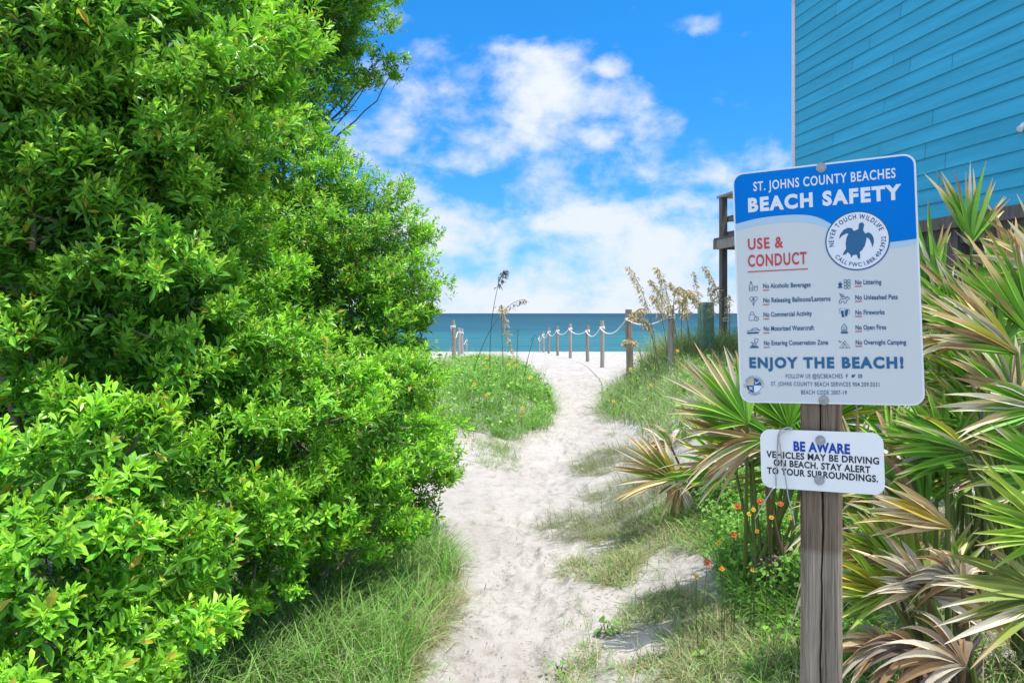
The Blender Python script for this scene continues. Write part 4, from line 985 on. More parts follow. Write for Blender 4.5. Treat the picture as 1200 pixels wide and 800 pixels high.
def build_grass():
    g = np.random.default_rng(31)
    # left foreground: long, leaning, greyish green, straw towards the sand
    main = [(-200, 900), (150, 900), (470, 850), (475, 770), (510, 720), (528, 690), (522, 655), (490, 630), (440, 640), (350, 670), (250, 740), (120, 790), (-100, 800)]
    edge = [(380, 880), (480, 860), (492, 800), (515, 745), (545, 705), (530, 660), (480, 700), (440, 760)]
    P = tufts(scatter(main, 1300, g, noise=2.2, thr=.34), 22, .035, g); a = blades(P, .30, .0045, .45, g, GREEN + GREY[:2], 1.1)
    P = tufts(scatter(main, 260, g), 12, .03, g); b = blades(P, .40, .0055, .3, g, GREEN + LUSH[:1], 1.0)
    P = tufts(scatter(edge, 420, g, noise=3, thr=.36), 16, .03, g); c = blades(P, .17, .003, .8, g, STRAW + GREY, .8)
    P = tufts(scatter(main, 300, g), 14, .04, g); d = blades(P, .24, .003, .9, g, STRAW, .8)
    grass_obj('grass', 'long leaning grey green grass under the shrubs at lower left', [a, b, c, d])
    # left dune mound
    mound = [(500, 470), (515, 436), (560, 424), (600, 428), (630, 445), (652, 485), (625, 505), (590, 515), (520, 500)]
    P = tufts(scatter(mound, 800, g), 18, .05, g); a = blades(P, .34, .007, .4, g, GREEN + LUSH[:2], 1.0)
    front = [(505, 445), (560, 440), (610, 440), (652, 475), (640, 505), (590, 516), (520, 505)]
    P = tufts(scatter(front, 480, g), 17, .04, g); a2 = blades(P, .28, .007, .5, g, GREEN + LUSH[:2], 1.0)
    rim = [(600, 500), (655, 490), (645, 455), (615, 440), (600, 470)]
    P = tufts(scatter(rim, 45, g), 12, .03, g); b = blades(P, .5, .005, .5, g, GREEN + GREY, 1.5)
    P = scatter(mound, 420, g); c = broad_leaves(P, .05, g, LUSH + GREEN, 7, .24)
    small = [(550, 520), (580, 512), (612, 535), (604, 552), (565, 548)]
    P = tufts(scatter(small, 60, g), 14, .05, g); d = blades(P, .16, .004, .6, g, GREEN + GREY, .8)
    foot = [(515, 505), (600, 518), (660, 495), (650, 505), (600, 530), (540, 525)]
    P = tufts(scatter(foot, 60, g), 9, .05, g); e = blades(P, .12, .004, .9, g, STRAW + GREY, .6)
    top = [(500, 450), (520, 428), (560, 420), (600, 424), (640, 440), (600, 445)]
    P = tufts(np.concatenate([scatter(top, 90, g), scatter(mound, 70, g)]), 7, .05, g); f = blades(P, .55, .005, .25, g, GREEN + GREY, .8)
    grass_obj('grass', 'green dune grass covering the small mound left of the path', [a, a2, b, c, d, e, f])
    # right dune
    dune = [(700, 480), (722, 455), (750, 432), (800, 420), (870, 410), (960, 405), (1000, 470), (880, 500), (800, 525), (750, 505)]
    P = tufts(scatter(dune, 1100, g), 16, .06, g); a = blades(P, .42, .0065, .35, g, GREEN + GREY, 1.1)
    back = [(745, 434), (780, 420), (870, 405), (980, 400), (980, 425), (860, 425), (780, 436)]
    P = tufts(scatter(back, 700, g), 16, .06, g); b = blades(P, .72, .006, .28, g, GREY + GREEN + STRAW[:1], 1.0)
    P = scatter(dune, 260, g); c = broad_leaves(P, .05, g, LUSH + GREEN, 6, .22)
    le = [(695, 485), (715, 455), (745, 440), (740, 480), (715, 500)]
    P = tufts(scatter(le, 70, g), 12, .04, g); d = blades(P, .55, .005, .6, g, GREY + GREEN, 1.4, (-.5, 0))
    grass_obj('grass', 'tall arching dune grass on the rise right of the path', [a, b, c, d])
    # right bank: runners and sparse tufts on the sand
    runA = [(620, 625), (690, 590), (670, 545), (720, 505), (780, 530), (830, 575), (830, 600), (730, 612), (690, 640)]
    runB = [(640, 690), (670, 655), (700, 625), (740, 612), (760, 585), (800, 592), (850, 605), (842, 640), (790, 655), (760, 650), (730, 690), (690, 680)]
    runC = [(600, 900), (655, 800), (700, 745), (760, 700), (840, 690), (920, 690), (960, 900)]
    P = tufts(scatter(runA, 620, g, noise=2.8, thr=.42), 14, .06, g); a = blades(P, .2, .003, 1.1, g, [(.19, .25, .11), (.26, .29, .16), (.33, .31, .2), (.16, .22, .08)], .5, (-1.2, -.5))
    P = tufts(scatter(runB, 430, g, noise=3.4, thr=.47), 16, .04, g); b = blades(P, .14, .0036, .9, g, GREEN[:2] + GREY + STRAW, .8)
    P = tufts(scatter(runC, 420, g, noise=3.6, thr=.48), 15, .03, g); c = blades(P, .13, .0036, .8, g, GREY + GREEN + STRAW[:3], .8)
    low = [(640, 870), (660, 800), (720, 785), (800, 765), (850, 725), (950, 700), (960, 900), (640, 900)]
    P = tufts(scatter(low, 800, g, noise=3.0, thr=.41), 16, .03, g); d = blades(P, .15, .0038, .8, g, GREY + GREEN[:2] + STRAW, .9)
    P = tufts(scatter([(640, 700), (760, 640), (860, 650), (860, 740), (700, 790)], 22, g), 9, .02, g); e = blades(P, .17, .0035, .6, g, GREEN + GREY + STRAW[:1], .7)
    grass_obj('grass', 'sparse runners and tufts creeping over the pale sand bank', [a, b, c, d, e])
    # lush herbs left of the sign post
    lush = [(800, 585), (850, 560), (940, 560), (1010, 600), (1010, 740), (910, 715), (872, 690), (850, 640)]
    P = tufts(scatter(lush, 1100, g), 15, .04, g); a = blades(P, .15, .006, .6, g, LUSH + GREEN, .9)
    P = scatter(lush, 420, g); b = broad_leaves(P, .027, g, LUSH + GREEN, 8, .11)
    P = scatter([(850, 640), (940, 640), (1000, 700), (1000, 800), (900, 760), (860, 700)], 170, g); b2 = broad_leaves(P, .026, g, LUSH + GREEN, 8, .09)
    P = tufts(scatter([(835, 665), (870, 655), (940, 650), (1000, 680), (1000, 760), (910, 745), (868, 715)], 330, g), 15, .03, g); a3 = blades(P, .24, .006, .45, g, LUSH + GREEN, .9)
    P = scatter([(840, 665), (940, 655), (1000, 690), (1000, 740), (880, 725)], 260, g); b3 = broad_leaves(P, .026, g, LUSH + GREEN, 9, .2)
    lo2 = [(760, 600), (800, 585), (870, 600), (860, 660), (800, 640)]
    P = tufts(scatter(lo2, 90, g), 12, .04, g); c = blades(P, .15, .005, .5, g, LUSH + GREEN, .9)
    P = tufts(scatter([(890, 730), (950, 680), (1010, 690), (1010, 900), (880, 900)], 520, g), 15, .04, g); d = blades(P, .17, .005, .6, g, LUSH + GREY + STRAW[:1], .9)
    grass_obj('grass', 'lush bright green herbs and grass beside the sign post', [a, a3, b, b2, b3, c, d])
    # under the palmettos
    und = [(1000, 620), (1250, 560), (1400, 700), (1400, 900), (1000, 900)]
    P = tufts(scatter(und, 420, g), 14, .05, g); a = blades(P, .22, .006, .6, g, LUSH + GREEN + STRAW[:2], .9)
    P = tufts(scatter(und, 160, g), 10, .06, g); b = blades(P, .3, .008, 1.0, g, STRAW + [(.16, .13, .1), (.12, .1, .08)], .5)
    grass_obj('grass', 'thin grass and straw under the palmetto fronds at lower right', [a, b])
    # bits of dead stalk lying on the sand
    sand = [(480, 830), (500, 740), (545, 640), (560, 560), (640, 500), (655, 440), (715, 440), (740, 500), (690, 600), (800, 600), (860, 690), (720, 850)]
    P = scatter(sand, 1700, g); P2 = scatter([(480, 850), (540, 650), (700, 640), (740, 720), (720, 850)], 1000, g)
    a = blades(np.concatenate([P, P2]), .035, .0035, 1.5, g, [(.10, .07, .05), (.16, .11, .08), (.07, .055, .045), (.22, .17, .12)], .15, (0, 0), 2)
    P = scatter(sand, 70, g); b = blades(P, .13, .004, 1.5, g, [(.14, .10, .07), (.25, .2, .14), (.09, .07, .05)], .2, (0, 0), 3)
    P = scatter([(600, 850), (640, 720), (720, 660), (760, 700), (700, 850)], 320, g); c = blades(P, .06, .003, 1.4, g, STRAW + [(.14, .1, .07)], .2, (0, 0), 2)
    o = grass_obj('leaf_litter', 'small dark bits of dead stalk scattered over the sandy path', [a, b, c], 'leaf litter')
build_grass()


# ------------------------------------------------------------------ saw palmettos
GR = ((.11, .30, .025), (.21, .42, .05)); TAN = (.62, .49, .28); BRN = (.38, .25, .13); ASH = (.58, .52, .40); YEL = (.52, .40, .05); LIME = ((.22, .40, .04), (.33, .46, .07))
def frond_mesh(hub, rad, a0, a1, n, g, green=GR, tip=.25, dead=0.0, yellow=0.0, tilt=(0, 0), droop=.15, width=.025, base=None, curl=0.0, deadcol=(TAN, ASH, BRN)):
    """fan of folded leaflets around hub; angles in degrees (0 = to the right, 90 = up) before the fan is tilted in depth"""
    Vs = []; Qs = []; Cs = []; off = 0; st = 9
    ax, ay = R(tilt[0]), R(tilt[1])
    Rm = np.array(Matrix.Rotation(ay, 3, 'Z') @ Matrix.Rotation(ax, 3, 'X'))
    nrm = Rm @ np.array([0, -1.0, 0])
    n = int(n * 1.25)
    for i in range(n):
        t = (i + .5) / n; a = R(a0 + (a1 - a0) * t + g.normal(0, (a1 - a0) / n * .22)); d = Rm @ np.array([math.cos(a), g.normal(0, .07), math.sin(a)]); d /= np.linalg.norm(d)
        s = np.cross(d, nrm); s /= np.linalg.norm(s); up = np.cross(s, d)
        L = rad * (1 - .22 * abs(2 * t - 1) ** 2) * g.uniform(.8, 1.1) * (g.uniform(.55, 1.05) if dead > .7 else 1); w = width * g.uniform(.8, 1.15)
        isdead = g.random() < dead; isyel = g.random() < yellow; dc = np.array(deadcol[g.integers(0, len(deadcol))]) * g.uniform(.7, 1.2)
        c0 = np.array(green[0]) + (np.array(green[1]) - np.array(green[0])) * g.random(); c0 = c0 * g.uniform(.85, 1.15)
        if isyel: c0 = c0 * .4 + np.array(YEL) * .6 * g.uniform(.8, 1.15)
        tl = np.clip(tip * g.uniform(.3, 1.8), 0, .8); bend = g.normal(0, .10) * (1 + 3 * curl); dr = droop * g.uniform(.5, 1.6) * (2.2 if isdead else 1)
        fold = .7 + .45 * g.random(); sd = g.normal(0, .05)
        tw = g.normal(0, .25) + (g.normal(0, 1.2) if isdead else 0)
        for k in range(st):
            u = k / (st - 1); hw = w * (.30 + .70 * min(1, u / .4) if u < .4 else max(.0, 1 - ((u - .4) / .6) ** 1.6)) * .5 + .0006
            th = tw * u * u; s2 = s * math.cos(th) + up * math.sin(th); up2 = np.cross(s2, d)
            p = hub + d * L * u + s * L * (bend * u * u + sd * u) + np.array([0, 0, -dr * L * u ** 2.3]) + up * L * curl * .35 * g.normal(0, .12) * u
            for e in (-1, 0, 1):
                Vs.append(p + s2 * hw * e + up2 * (hw * fold * (0 if e == 0 else 1)))
                f = sstep(1 - tl - .10, 1 - tl + .10, u) if tl > .02 else 0
                edge = np.array(YEL) * .35 + c0 * .65; cc = c0 * (1 - .35 * math.exp(-((u - (1 - tl - .1)) / .08) ** 2)) + edge * .35 * math.exp(-((u - (1 - tl - .1)) / .08) ** 2)
                cc = cc * (1 - f) + dc * f
                if isdead: cc = dc * (.8 + .4 * u)
                if e == 0: cc = cc * 1.12
                Cs.append(cc)
        for k in range(st - 1):
            b = off + k * 3; Qs += [(b, b + 1, b + 4, b + 3), (b + 1, b + 2, b + 5, b + 4)]
        off += st * 3
    # stalk
    if base is not None:
        m = MB(); mid = (hub + base) / 2 + np.array([0, 0, -.04]); m.tube([base, mid * .5 + base * .5, mid, mid * .5 + hub * .5, hub], [.011, .010, .009, .008, .006], 6, False)
        nv = len(m.v); Vs += [np.array(v) for v in m.v]; Qs += [tuple(i + off for i in f) for f in m.f]; sc = np.array((.16, .22, .05)) if dead < .6 else np.array((.22, .16, .1)); Cs += [sc] * nv; off += nv
    return np.array(Vs), np.array(Qs), np.array(Cs)

def palmetto(label, base_px, Y, fronds, seed, extra=()):
    g = np.random.default_rng(seed)
    for (n_, x0, x1, y0, y1, d0, d1, am, sp, kw) in extra:
        for k in range(n_):
            a = am + g.normal(0, 22); hx = g.uniform(x0, x1); hy = g.uniform(y0, y1)
            fronds = fronds + [(hx, hy, g.uniform(d0, d1), g.uniform(85, 125), a - sp, a + sp, int(g.integers(14, 20)), dict(dict(tip=g.uniform(.03, .28), tilt=(-g.uniform(0, 35), g.uniform(-25, 25)), droop=g.uniform(.05, .18), width=.025), **kw))]
    X = (base_px - 600) / F * Y; b = np.array([X, Y, float(height(X, Y))]); root = empty('saw_palmetto', b, label, 'palmetto', 'saw palmettos right of the path')
    for (hx, hy, d, rp, a0, a1, n, kw) in fronds:
        hub = px(hx, hy, d); v, q, c = frond_mesh(hub, rp / F * d, a0, a1, n, g, base=b + np.array([g.normal(0, .06), g.normal(0, .06), .1]), **kw)
        o = link('frond', mesh_np('frond', v, [q], c), M['dead' if kw.get('dead', 0) > .8 else 'frond'], root)
    # fibrous creeping trunk with old leaf bases
    m = MB(); r = random.Random(seed)
    ts = .55 if seed == 42 else 1.0
    m.tube([b + np.array([.1, .25, -.05]), b + np.array([.03, .08, .04]), b + np.array([0, 0, .12 * ts]), b + np.array([.01, -.02, .2 * ts])], [.05 * ts, .06 * ts, .055 * ts, .035 * ts], 10)
    for k in range(16):
        a = r.uniform(0, 6.28); z = r.uniform(.02, .2); p = b + np.array([math.cos(a) * .06, math.sin(a) * .06, z]); m.tube([p, p + np.array([math.cos(a) * .05, math.sin(a) * .05, .08])], [.016, .006], 5)
    m.build('trunk', M['bark'], root)
    return root

def build_palmettos():
    D = dict
    palmetto('palmetto with a green fan spreading to the left of the large sign', 900, 3.7, [
        (876, 496, 3.45, 118, 62, 178, 22, D(tip=.33, tilt=(-22, 12), droop=.12, width=.025)),
        (925, 500, 3.6, 95, 35, 150, 20, D(tip=.15, tilt=(-15, -10), droop=.15, width=.025)),
        (915, 520, 3.4, 100, 120, 190, 10, D(tip=.3, dead=.4, tilt=(-40, 0), droop=.25)),
        (960, 490, 3.7, 105, 60, 170, 18, D(tip=.2, tilt=(-10, 5), droop=.15)),
        (895, 515, 3.3, 90, 165, 215, 8, D(tip=.5, dead=.6, yellow=.3, droop=.3))], 41, [(4, 850, 960, 490, 560, 3.4, 3.9, 120, 50, dict(dead=.15, yellow=.1)), (2, 860, 960, 510, 560, 3.5, 3.8, 150, 42, dict(dead=.6, yellow=.3)), (3, 850, 950, 535, 565, 3.7, 4.0, 110, 55, dict(dead=.1, yellow=.15))])
    palmetto('low yellowing palmetto with dry curled tips at the edge of the sand', 800, 5.2, [
        (792, 562, 5.0, 84, 98, 192, 15, D(tip=.42, yellow=.45, dead=.12, tilt=(-25, 10), droop=.10, width=.036, green=((.12, .19, .03), (.2, .25, .05)))),
        (786, 522, 5.2, 58, 60, 200, 12, D(tip=.8, dead=.85, tilt=(-30, 0), droop=.35, width=.036, curl=.5)),
        (855, 548, 4.9, 66, 15, 215, 18, D(tip=.3, yellow=.45, dead=.1, tilt=(-30, -5), droop=.18, green=((.12, .19, .03), (.2, .25, .05)))),
        (795, 568, 5.0, 40, 190, 330, 8, D(dead=.9, yellow=.5, droop=.3, tip=.6, width=.034))], 42)
    palmetto('upright palmetto fan standing against the blue wall', 1140, 3.6, [
        (1138, 285, 3.3, 96, 48, 128, 17, D(tip=.26, tilt=(-8, 8), droop=.02, width=.025)),
        (1150, 390, 3.2, 128, 95, 175, 14, D(tip=.28, tilt=(-10, 10), droop=.08, width=.025)),
        (1128, 445, 3.3, 130, 75, 150, 13, D(tip=.18, tilt=(-5, 0), droop=.05, width=.025)),
        (1100, 380, 3.5, 100, 70, 170, 14, D(tip=.25, tilt=(-5, 20), droop=.08, width=.025)),
        (1190, 330, 3.3, 105, 60, 150, 14, D(tip=.35, tilt=(-8, -10), dead=.25, droop=.08, width=.025)),
        (1080, 470, 3.5, 100, 20, 140, 16, D(tip=.12, tilt=(-15, 0), droop=.14, width=.025))], 43, [(8, 1085, 1215, 330, 500, 3.1, 3.7, 110, 48, dict(dead=.08)), (2, 1085, 1200, 420, 520, 3.2, 3.6, 120, 40, dict(dead=.6, yellow=.3)), (5, 1085, 1200, 300, 470, 3.3, 3.8, 105, 45, dict(dead=.03))])
    palmetto('large palmetto with grey brown drying fans at the right edge', 1225, 2.9, [
        (1192, 415, 2.6, 135, 118, 172, 12, D(tip=.38, yellow=.2, dead=.18, tilt=(-12, 10), droop=.05, width=.025)),
        (1215, 400, 2.75, 150, 80, 142, 13, D(tip=.3, dead=.15, tilt=(-10, 5), droop=.05, width=.025)),
        (1225, 480, 2.6, 135, 140, 200, 10, D(tip=.4, dead=.35, tilt=(-10, 5), droop=.12, width=.03)),
        (1170, 480, 2.9, 120, 85, 175, 14, D(tip=.1, tilt=(-20, 0), droop=.12, width=.025)),
        (1235, 330, 2.9, 110, 95, 165, 12, D(tip=.35, dead=.2, tilt=(-5, 0), droop=.08, width=.03))], 44, [(6, 1120, 1230, 380, 560, 2.6, 3.0, 140, 36, dict(dead=.15, yellow=.1)), (3, 1150, 1240, 330, 560, 2.6, 3.0, 130, 34, dict(dead=.6)), (4, 1140, 1240, 380, 600, 2.7, 3.2, 130, 40, dict(dead=.05))])
    palmetto('bright lime green palmetto fan in front at the right edge', 1260, 2.3, [
        (1243, 628, 2.15, 138, 112, 186, 13, D(green=LIME, tip=.06, tilt=(-18, 12), droop=.06, width=.025)),
        (1235, 700, 2.1, 150, 140, 205, 11, D(green=((.2, .26, .05), (.3, .33, .1)), tip=.2, dead=.12, tilt=(-30, 10), droop=.10, width=.025)),
        (1240, 560, 2.4, 120, 120, 200, 12, D(tip=.15, tilt=(-12, 0), droop=.1, width=.025))], 45)
    palmetto('mostly dead tan palmetto sprawling just right of the sign post', 1110, 2.75, [
        (1115, 618, 2.55, 120, 132, 176, 12, D(dead=.55, yellow=.5, tip=.6, tilt=(-15, 10), droop=.06, width=.025, deadcol=(TAN, TAN, ASH), green=((.2, .2, .04), (.3, .22, .04)))),
        (1085, 690, 2.5, 110, 100, 178, 15, D(dead=.85, tip=.6, tilt=(-20, 15), droop=.10, width=.025, deadcol=(TAN, ASH, ASH))),
        (1090, 700, 2.45, 120, -30, 95, 12, D(dead=.55, yellow=.2, tip=.5, tilt=(-45, 0), droop=.25, width=.025, green=((.18, .25, .05), (.26, .3, .08)))),
        (1050, 560, 2.9, 100, 120, 200, 12, D(tip=.3, dead=.3, yellow=.3, tilt=(-25, 0), droop=.15, width=.025)),
        (1075, 760, 2.4, 105, 120, 260, 14, D(dead=1.0, tilt=(-35, 10), droop=.35, width=.025, deadcol=(BRN, (.16, .12, .1), (.3, .25, .2)))),
        (1130, 780, 2.3, 130, 60, 200, 14, D(dead=1.0, tilt=(-40, 0), droop=.3, width=.025, deadcol=((.26, .2, .15), ASH, BRN))),
        (985, 610, 2.9, 85, 150, 235, 9, D(dead=1.0, tilt=(-35, 0), droop=.35, width=.025, deadcol=(TAN, ASH)))], 46, [(6, 1010, 1130, 560, 720, 2.6, 3.1, 130, 45, dict(dead=.35, yellow=.3, green=LIME)), (5, 1020, 1200, 640, 800, 2.4, 2.9, 150, 50, dict(dead=.95, droop=.3)), (4, 1060, 1180, 520, 640, 2.7, 3.1, 120, 45, dict(dead=.1))])
    # thicket behind
    g = np.random.default_rng(5)
    for i, (bx, Y, hy, lb) in enumerate(((1050, 4.2, 470, 'shaded palmetto in the thicket directly behind the large sign'), (1180, 4.4, 430, 'shaded palmetto under the blue house behind the upright fan'), (1300, 3.6, 420, 'palmetto at the right edge mostly hidden by nearer dry fans'), (1010, 4.9, 500, 'small palmetto far back between the sign and the dune grass'))):
        fr = []
        for k in range(9):
            a = g.uniform(30, 150); hx = bx + g.uniform(-90, 90); hy2 = hy + g.uniform(-40, 110); dd = Y + g.uniform(-.4, .3)
            fr.append((hx, hy2, dd, g.uniform(80, 110), a - 65, a + 65, 16, D(tip=g.uniform(.05, .3), dead=.1 if k < 6 else .9, yellow=.1, tilt=(-g.uniform(5, 40), g.uniform(-40, 40)), droop=.15, width=.025)))
        palmetto(lb, bx, Y, fr, 60 + i)
build_palmettos()


# ------------------------------------------------------------------ sea oats, flowers, little plants
def bez(P, n):
    P = [np.asarray(p, float) for p in P]
    def at(t):
        q = P
        while len(q) > 1: q = [(1 - t) * a + t * b for a, b in zip(q[:-1], q[1:])]
        return q[0]
    return [at(t) for t in np.linspace(0, 1, n)]
OAT = [(.58, .48, .28), (.66, .56, .35), (.48, .39, .22), (.70, .61, .41)]
def sea_oats(label, pts_px, Y, plume_from, seed, col=OAT, n_spk=46, stalk=(.16, .18, .07), hang=.6, group='sea oats on the dunes', size=.030):
    """stalk through photograph pixels at depth Y; flat drooping spikelets over its upper part"""
    g = np.random.default_rng(seed); P = [px(x, y, Y) + np.array([0, g.normal(0, .02), 0]) for x, y in pts_px]
    P[0][2] = float(height(P[0][0], P[0][1])) - .02
    curve = bez(P, 26); root = empty('sea_oats', curve[0], label, 'sea oats', group)
    m = MB(); m.tube(curve, list(np.linspace(.0065, .003, 26)), 5); v = np.array(m.v)
    link('stalk', mesh_np('stalk', v, [np.array([f for f in m.f if len(f) == 4])], np.tile(np.array(stalk), (len(v), 1)) * g.uniform(.8, 1.2, (len(v), 1))), M['grassy'], root)
    Vs = []; Qs = []; Cs = []; off = 0
    side = g.choice([-1, 1])
    for i in range(n_spk):
        t = plume_from + (1 - plume_from) * ((i + g.random()) / n_spk); k = t * 25; a = int(min(k, 24)); p = curve[a] + (curve[a + 1] - curve[a]) * (k - a)
        d = np.array([g.normal(0, .6) + .25 * side, g.normal(0, .5), -hang - .4 * g.random()]); d /= np.linalg.norm(d)
        tang = unit(curve[a + 1] - curve[a]); ln = g.uniform(.02, .11) * (1.15 - (t - plume_from) / (1 - plume_from) * .8); e = p + (d * .75 + tang * .45) * ln
        s = size * g.uniform(.7, 1.25); u = unit(d + g.normal(0, .25, 3)); w = unit(np.cross(u, g.normal(0, 1, 3))); c = np.array(col[g.integers(0, len(col))]) * g.uniform(.75, 1.2)
        th = unit(np.cross(u, w)) * .003
        Vs += [e - w * .0007, e + w * .0007, p + w * .0007, p - w * .0007]; Qs.append((off, off + 1, off + 2, off + 3)); Cs += [c * .7] * 4; off += 4
        Vs += [e, e + u * s * .5 + w * s * .22 + th, e + u * s, e + u * s * .5 - w * s * .22 - th]; Qs.append((off, off + 1, off + 2, off + 3)); Cs += [c] * 4; off += 4
        for q in range(2):
            o2 = e + u * s * (.5 + .35 * q) + w * s * g.uniform(-.3, .3); Vs += [o2, o2 + u * s * .35 + w * s * .16, o2 + u * s * .7, o2 + u * s * .35 - w * s * .16]; Qs.append((off, off + 1, off + 2, off + 3)); Cs += [c * g.uniform(.8, 1.15)] * 4; off += 4
    link('seed_head', mesh_np('seed_head', np.array(Vs), [np.array(Qs)], np.array(Cs)), M['dead'], root)
    return root

DK = [(.17, .12, .08), (.23, .17, .11), (.12, .09, .07)]
sea_oats('tallest sea oats stalk left of the path with a dark drooping head', [(575, 422), (572, 395), (576, 352), (588, 318), (591, 316)], 12.1, .68, 1, DK, 55, (.08, .13, .08), size=.05)
sea_oats('sea oats stalk left of the path bent down with a fat tan head', [(590, 424), (588, 385), (586, 300), (585, 378), (601, 414)], 11.9, .42, 2, OAT, 130, (.3, .26, .15), size=.045)
sea_oats('sea oats stalk arching right to a thin head against the sky', [(552, 424), (563, 395), (590, 355), (604, 351), (615, 351)], 12.3, .62, 3, DK, 40, (.12, .16, .08), size=.04)
sea_oats('short upright sea oats stem right of the bent tan one', [(604, 426), (606, 410), (607, 392), (607, 386)], 12.2, .7, 4, DK, 8, (.07, .14, .05))
sea_oats('thin leaning sea oats stem nearest the sandy path', [(612, 430), (618, 415), (624, 400), (627, 392)], 12.1, .75, 5, DK, 7, (.07, .13, .05))
right = [([(772, 420), (768, 380), (756, 340), (737, 312)], 11.6, 'sea oats head farthest left of the cluster, leaning left over the fence post'),
         ([(790, 420), (792, 380), (776, 345), (761, 327)], 11.4, 'sea oats head in the cluster, thin and leaning left'),
         ([(798, 420), (795, 380), (780, 330), (770, 313)], 11.0, 'tallest sea oats head in the cluster, curving left'),
         ([(790, 420), (786, 350), (788, 325), (800, 330), (806, 352)], 11.2, 'sea oats head in the cluster arching over and hanging right'),
         ([(800, 420), (796, 350), (800, 328), (812, 335), (815, 356)], 11.0, 'broad sea oats head hanging right above the grey post'),
         ([(770, 420), (765, 370), (760, 352), (748, 358), (740, 372)], 11.3, 'sea oats head bending down beside the brown fence post'),
         ([(776, 420), (766, 385), (756, 368), (744, 372)], 11.1, 'lowest tan sea oats head touching the top of the fence post'),
         ([(810, 420), (812, 390), (800, 350), (786, 330)], 11.5, 'dense sea oats head at the centre of the cluster'),
         ([(822, 420), (826, 380), (818, 340), (811, 318)], 11.8, 'single dark sea oats head before the utility box'),
         ([(845, 415), (850, 370), (842, 330), (825, 312)], 11.4, 'sea oats head drooping across the deck post'),
         ([(760, 425), (752, 400), (742, 388), (732, 402)], 11.0, 'small tan sea oats head hanging low in front of the brown fence post'),
         ([(806, 420), (808, 375), (804, 355), (797, 350)], 11.9, 'short sea oats head behind the grey post'),
         ([(835, 415), (836, 380), (834, 350), (830, 336)], 11.9, 'slim sea oats head just left of the deck post'),
         ([(855, 415), (856, 385), (855, 362), (853, 345)], 11.7, 'sea oats head between the deck post and the large sign'),
         ([(784, 420), (780, 380), (772, 352), (764, 345)], 11.6, 'pale sea oats head under the tallest one')]
for i, (p, Y, lb) in enumerate(right): sea_oats(lb, p, Y, .5, 100 + i, OAT, 190 if i not in (8, 12, 13) else 90, (.25, .24, .12), size=.037)

def flower(x, y, Y, r, label, petal, disc, seed, group, name='blanket_flower', cat='flower'):
    g = random.Random(seed)
    if Y < 4: Y = min(3.35, ground(x, y + 46)[1])     # a hand's height above the ground there
    r = r * (1.08 if Y < 4 else 1); c = px(x, y, Y); b = c.copy(); b[2] = float(height(c[0], Y)) - .01; b[0] += g.uniform(-.03, .03)
    root = empty(name, b, label, cat, group)
    m = MB(); m.tube([b, (b + c) / 2 + np.array([g.uniform(-.015, .015), 0, 0]), c], [.0022, .0018, .0016], 5); v = np.array(m.v)
    link('stem', mesh_np('stem', v, [np.array([f for f in m.f if len(f) == 4])], np.tile(np.array((.09, .17, .04)), (len(v), 1))), M['grassy'], root)
    nrm = unit(np.array([g.uniform(-.4, .3), -.75, g.uniform(.35, .9)])); e1 = unit(np.cross(nrm, [0, 0, 1.0])); e2 = np.cross(nrm, e1)
    V = []; Q = []; C = []; n = 11; off = 0
    for k in range(n):
        a = 6.283 * k / n + g.uniform(-.08, .08); d = e1 * math.cos(a) + e2 * math.sin(a); s = np.cross(nrm, d); L = r * g.uniform(.85, 1.1); lift = nrm * r * .12
        V += [c + d * r * .2, c + d * L * .8 + s * r * .24 + lift, c + d * L + lift * .3, c + d * L * .8 - s * r * .24 + lift]; Q.append((off, off + 1, off + 2, off + 3)); off += 4
        C += [np.array(petal[0]), np.array(petal[0]) * .5 + np.array(petal[1]) * .5, np.array(petal[1]), np.array(petal[0]) * .5 + np.array(petal[1]) * .5]
    link('petals', mesh_np('petals', np.array(V), [np.array(Q)], np.array(C)), M['petal'], root)
    m = MB(); m.tube([c - nrm * r * .05, c + nrm * r * .12, c + nrm * r * .25], [r * .36, r * .33, r * .12], 10); v = np.array(m.v); 
    link('flower_centre', mesh_np('flower_centre', v, [np.array([f for f in m.f if len(f) == 4]), np.array([f for f in m.f if len(f) == 10])], np.tile(np.array(disc), (len(v), 1))), M['petal'], root)
RED = ((.55, .05, .03), (.62, .17, .04)); ORG = ((.60, .16, .02), (.62, .30, .03)); YLW = ((.6, .36, .02), (.62, .42, .03))
gz = 'orange red blanket flowers by the sign post'
flower(864, 593, 3.1, .015, 'red orange blanket flower in the herbs, upper left of its group', RED, (.3, .1, .03), 1, gz)
flower(891, 587, 2.9, .015, 'red blanket flower just below the left end of the small sign', RED, (.5, .25, .03), 2, gz)
flower(860, 626, 3.0, .015, 'open red orange blanket flower in the middle of the bright herbs', RED, (.35, .12, .03), 3, gz)
flower(829, 659, 3.1, .018, 'pink red blanket flower at the edge of the sand, lowest of its group', ((.55, .09, .10), (.58, .2, .12)), (.5, .2, .03), 4, gz)
flower(846, 666, 3.0, .013, 'small orange blanket flower head low beside the pale sand', ORG, (.5, .25, .03), 5, gz)
flower(915, 590, 2.8, .012, 'red blanket flower half behind the bent wire', RED, (.5, .25, .03), 6, gz)
flower(887, 622, 2.9, .010, 'tiny orange bud right of the open red orange flower', ORG, (.45, .2, .03), 7, gz)
ye = 'small yellow flower heads near the sign post'
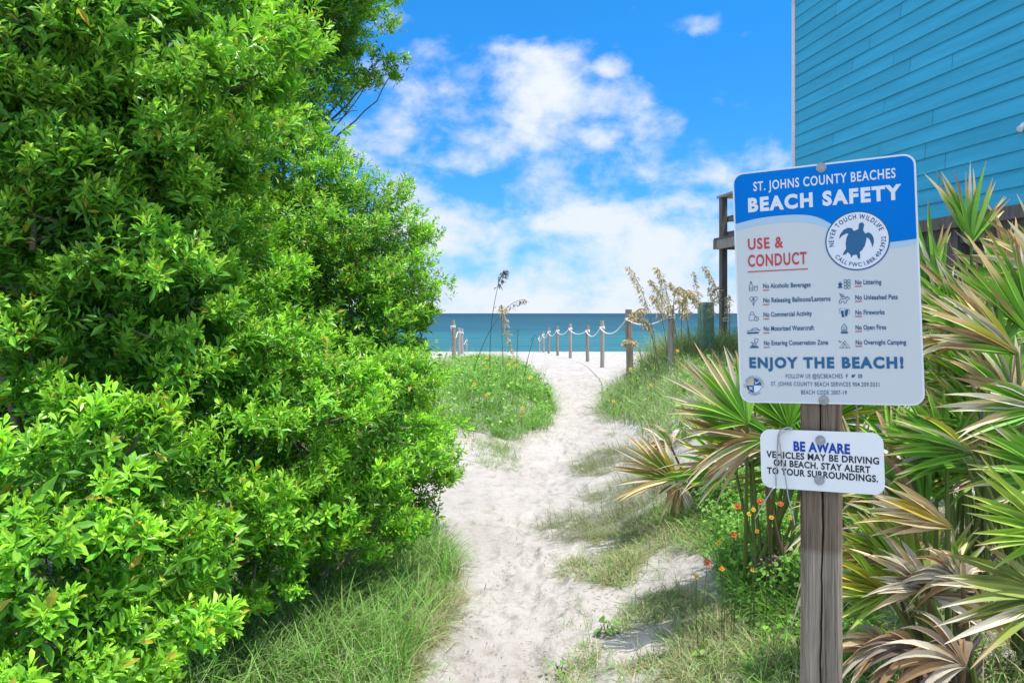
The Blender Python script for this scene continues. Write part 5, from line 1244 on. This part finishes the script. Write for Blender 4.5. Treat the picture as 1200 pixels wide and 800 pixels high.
for i, (x, y, lb) in enumerate(((878, 602, 'round golden flower head just under the two red flowers'), (883, 597, 'golden flower head touching the end of the bent wire'), (904, 606, 'golden flower head below the small sign near the post'), (926, 606, 'golden flower head close to the left side of the post'), (842, 636, 'pale yellow flower head left of the open red flower'), (882, 667, 'yellow flower head low in the bright herbs'), (816, 675, 'lone yellow bud standing over the pale sand'), (842, 497, 'orange yellow flower against the left palmetto fan'))):
    flower(x, y, 3.0 if y > 550 else 4.4, .011, lb, YLW, (.5, .3, .02), 20 + i, ye, 'yellow_flower')
ym = 'yellow dune daisies on the left mound'
for i, (x, y, lb) in enumerate(((571, 430, 'yellow daisy on the mound left of the tall stalk'), (596, 427, 'yellow daisy at the foot of the bent sea oats'), (600, 423, 'topmost yellow daisy beside the short upright stem'), (605, 428, 'yellow daisy right of the topmost one'), (571, 418, 'yellow daisy standing against the sand behind the mound'), (570, 463, 'yellow daisy in the middle of the green mound'), (622, 442, 'yellow daisy by the sandy right edge of the mound'), (611, 486, 'yellow daisy low on the right flank of the mound'), (556, 450, 'pale yellow daisy half sunk in mound grass near the shrub'), (613, 478, 'yellow daisy just above the low one on the right flank'))):
    flower(x, y, 10.8 if y < 435 else 9.4, .027, lb, YLW, (.5, .28, .02), 40 + i, ym, 'dune_daisy')
for i, (x, y, lb) in enumerate(((739, 432, 'yellow daisy at the foot of the brown fence post'), (763, 451, 'yellow daisy in the right dune grass below the fence'), (719, 470, 'yellow daisy near the path edge of the right dune'), (794, 411, 'yellow daisy beside the grey fence post in tall grass'))):
    flower(x, y, 9.6, .024, lb, YLW, (.5, .28, .02), 60 + i, 'yellow daisies on the right dune', 'dune_daisy')

def herb(x, y, label, size, seed, n=9):
    g = np.random.default_rng(seed); b = ground(x, y); root = empty('seaside_herb', b, label, 'plant', 'round leaved seedlings on the sand')
    v, q, t, c = broad_leaves(b[None], size, g, GREEN, n, .07); link('leaves', mesh_np('leaves', v, [q], c), M['grassy'], root)
    m = MB()
    for k in range(4): a = g.uniform(0, 6.28); m.tube([b - np.array([0, 0, .01]), b + np.array([math.cos(a) * .02, math.sin(a) * .02, .06])], [.003, .0015], 5)
    v = np.array(m.v); link('stems', mesh_np('stems', v, [np.array([f for f in m.f if len(f) == 4])], np.tile(np.array((.07, .14, .03)), (len(v), 1))), M['grassy'], root)
herb(711, 745, 'round leaved green seedling alone on the pale sand bank', .04, 1, 14)
herb(827, 780, 'round leaved green seedling in short grass near the post foot', .036, 2, 12)
herb(655, 795, 'small green seedling at the bottom edge of the path', .028, 3)
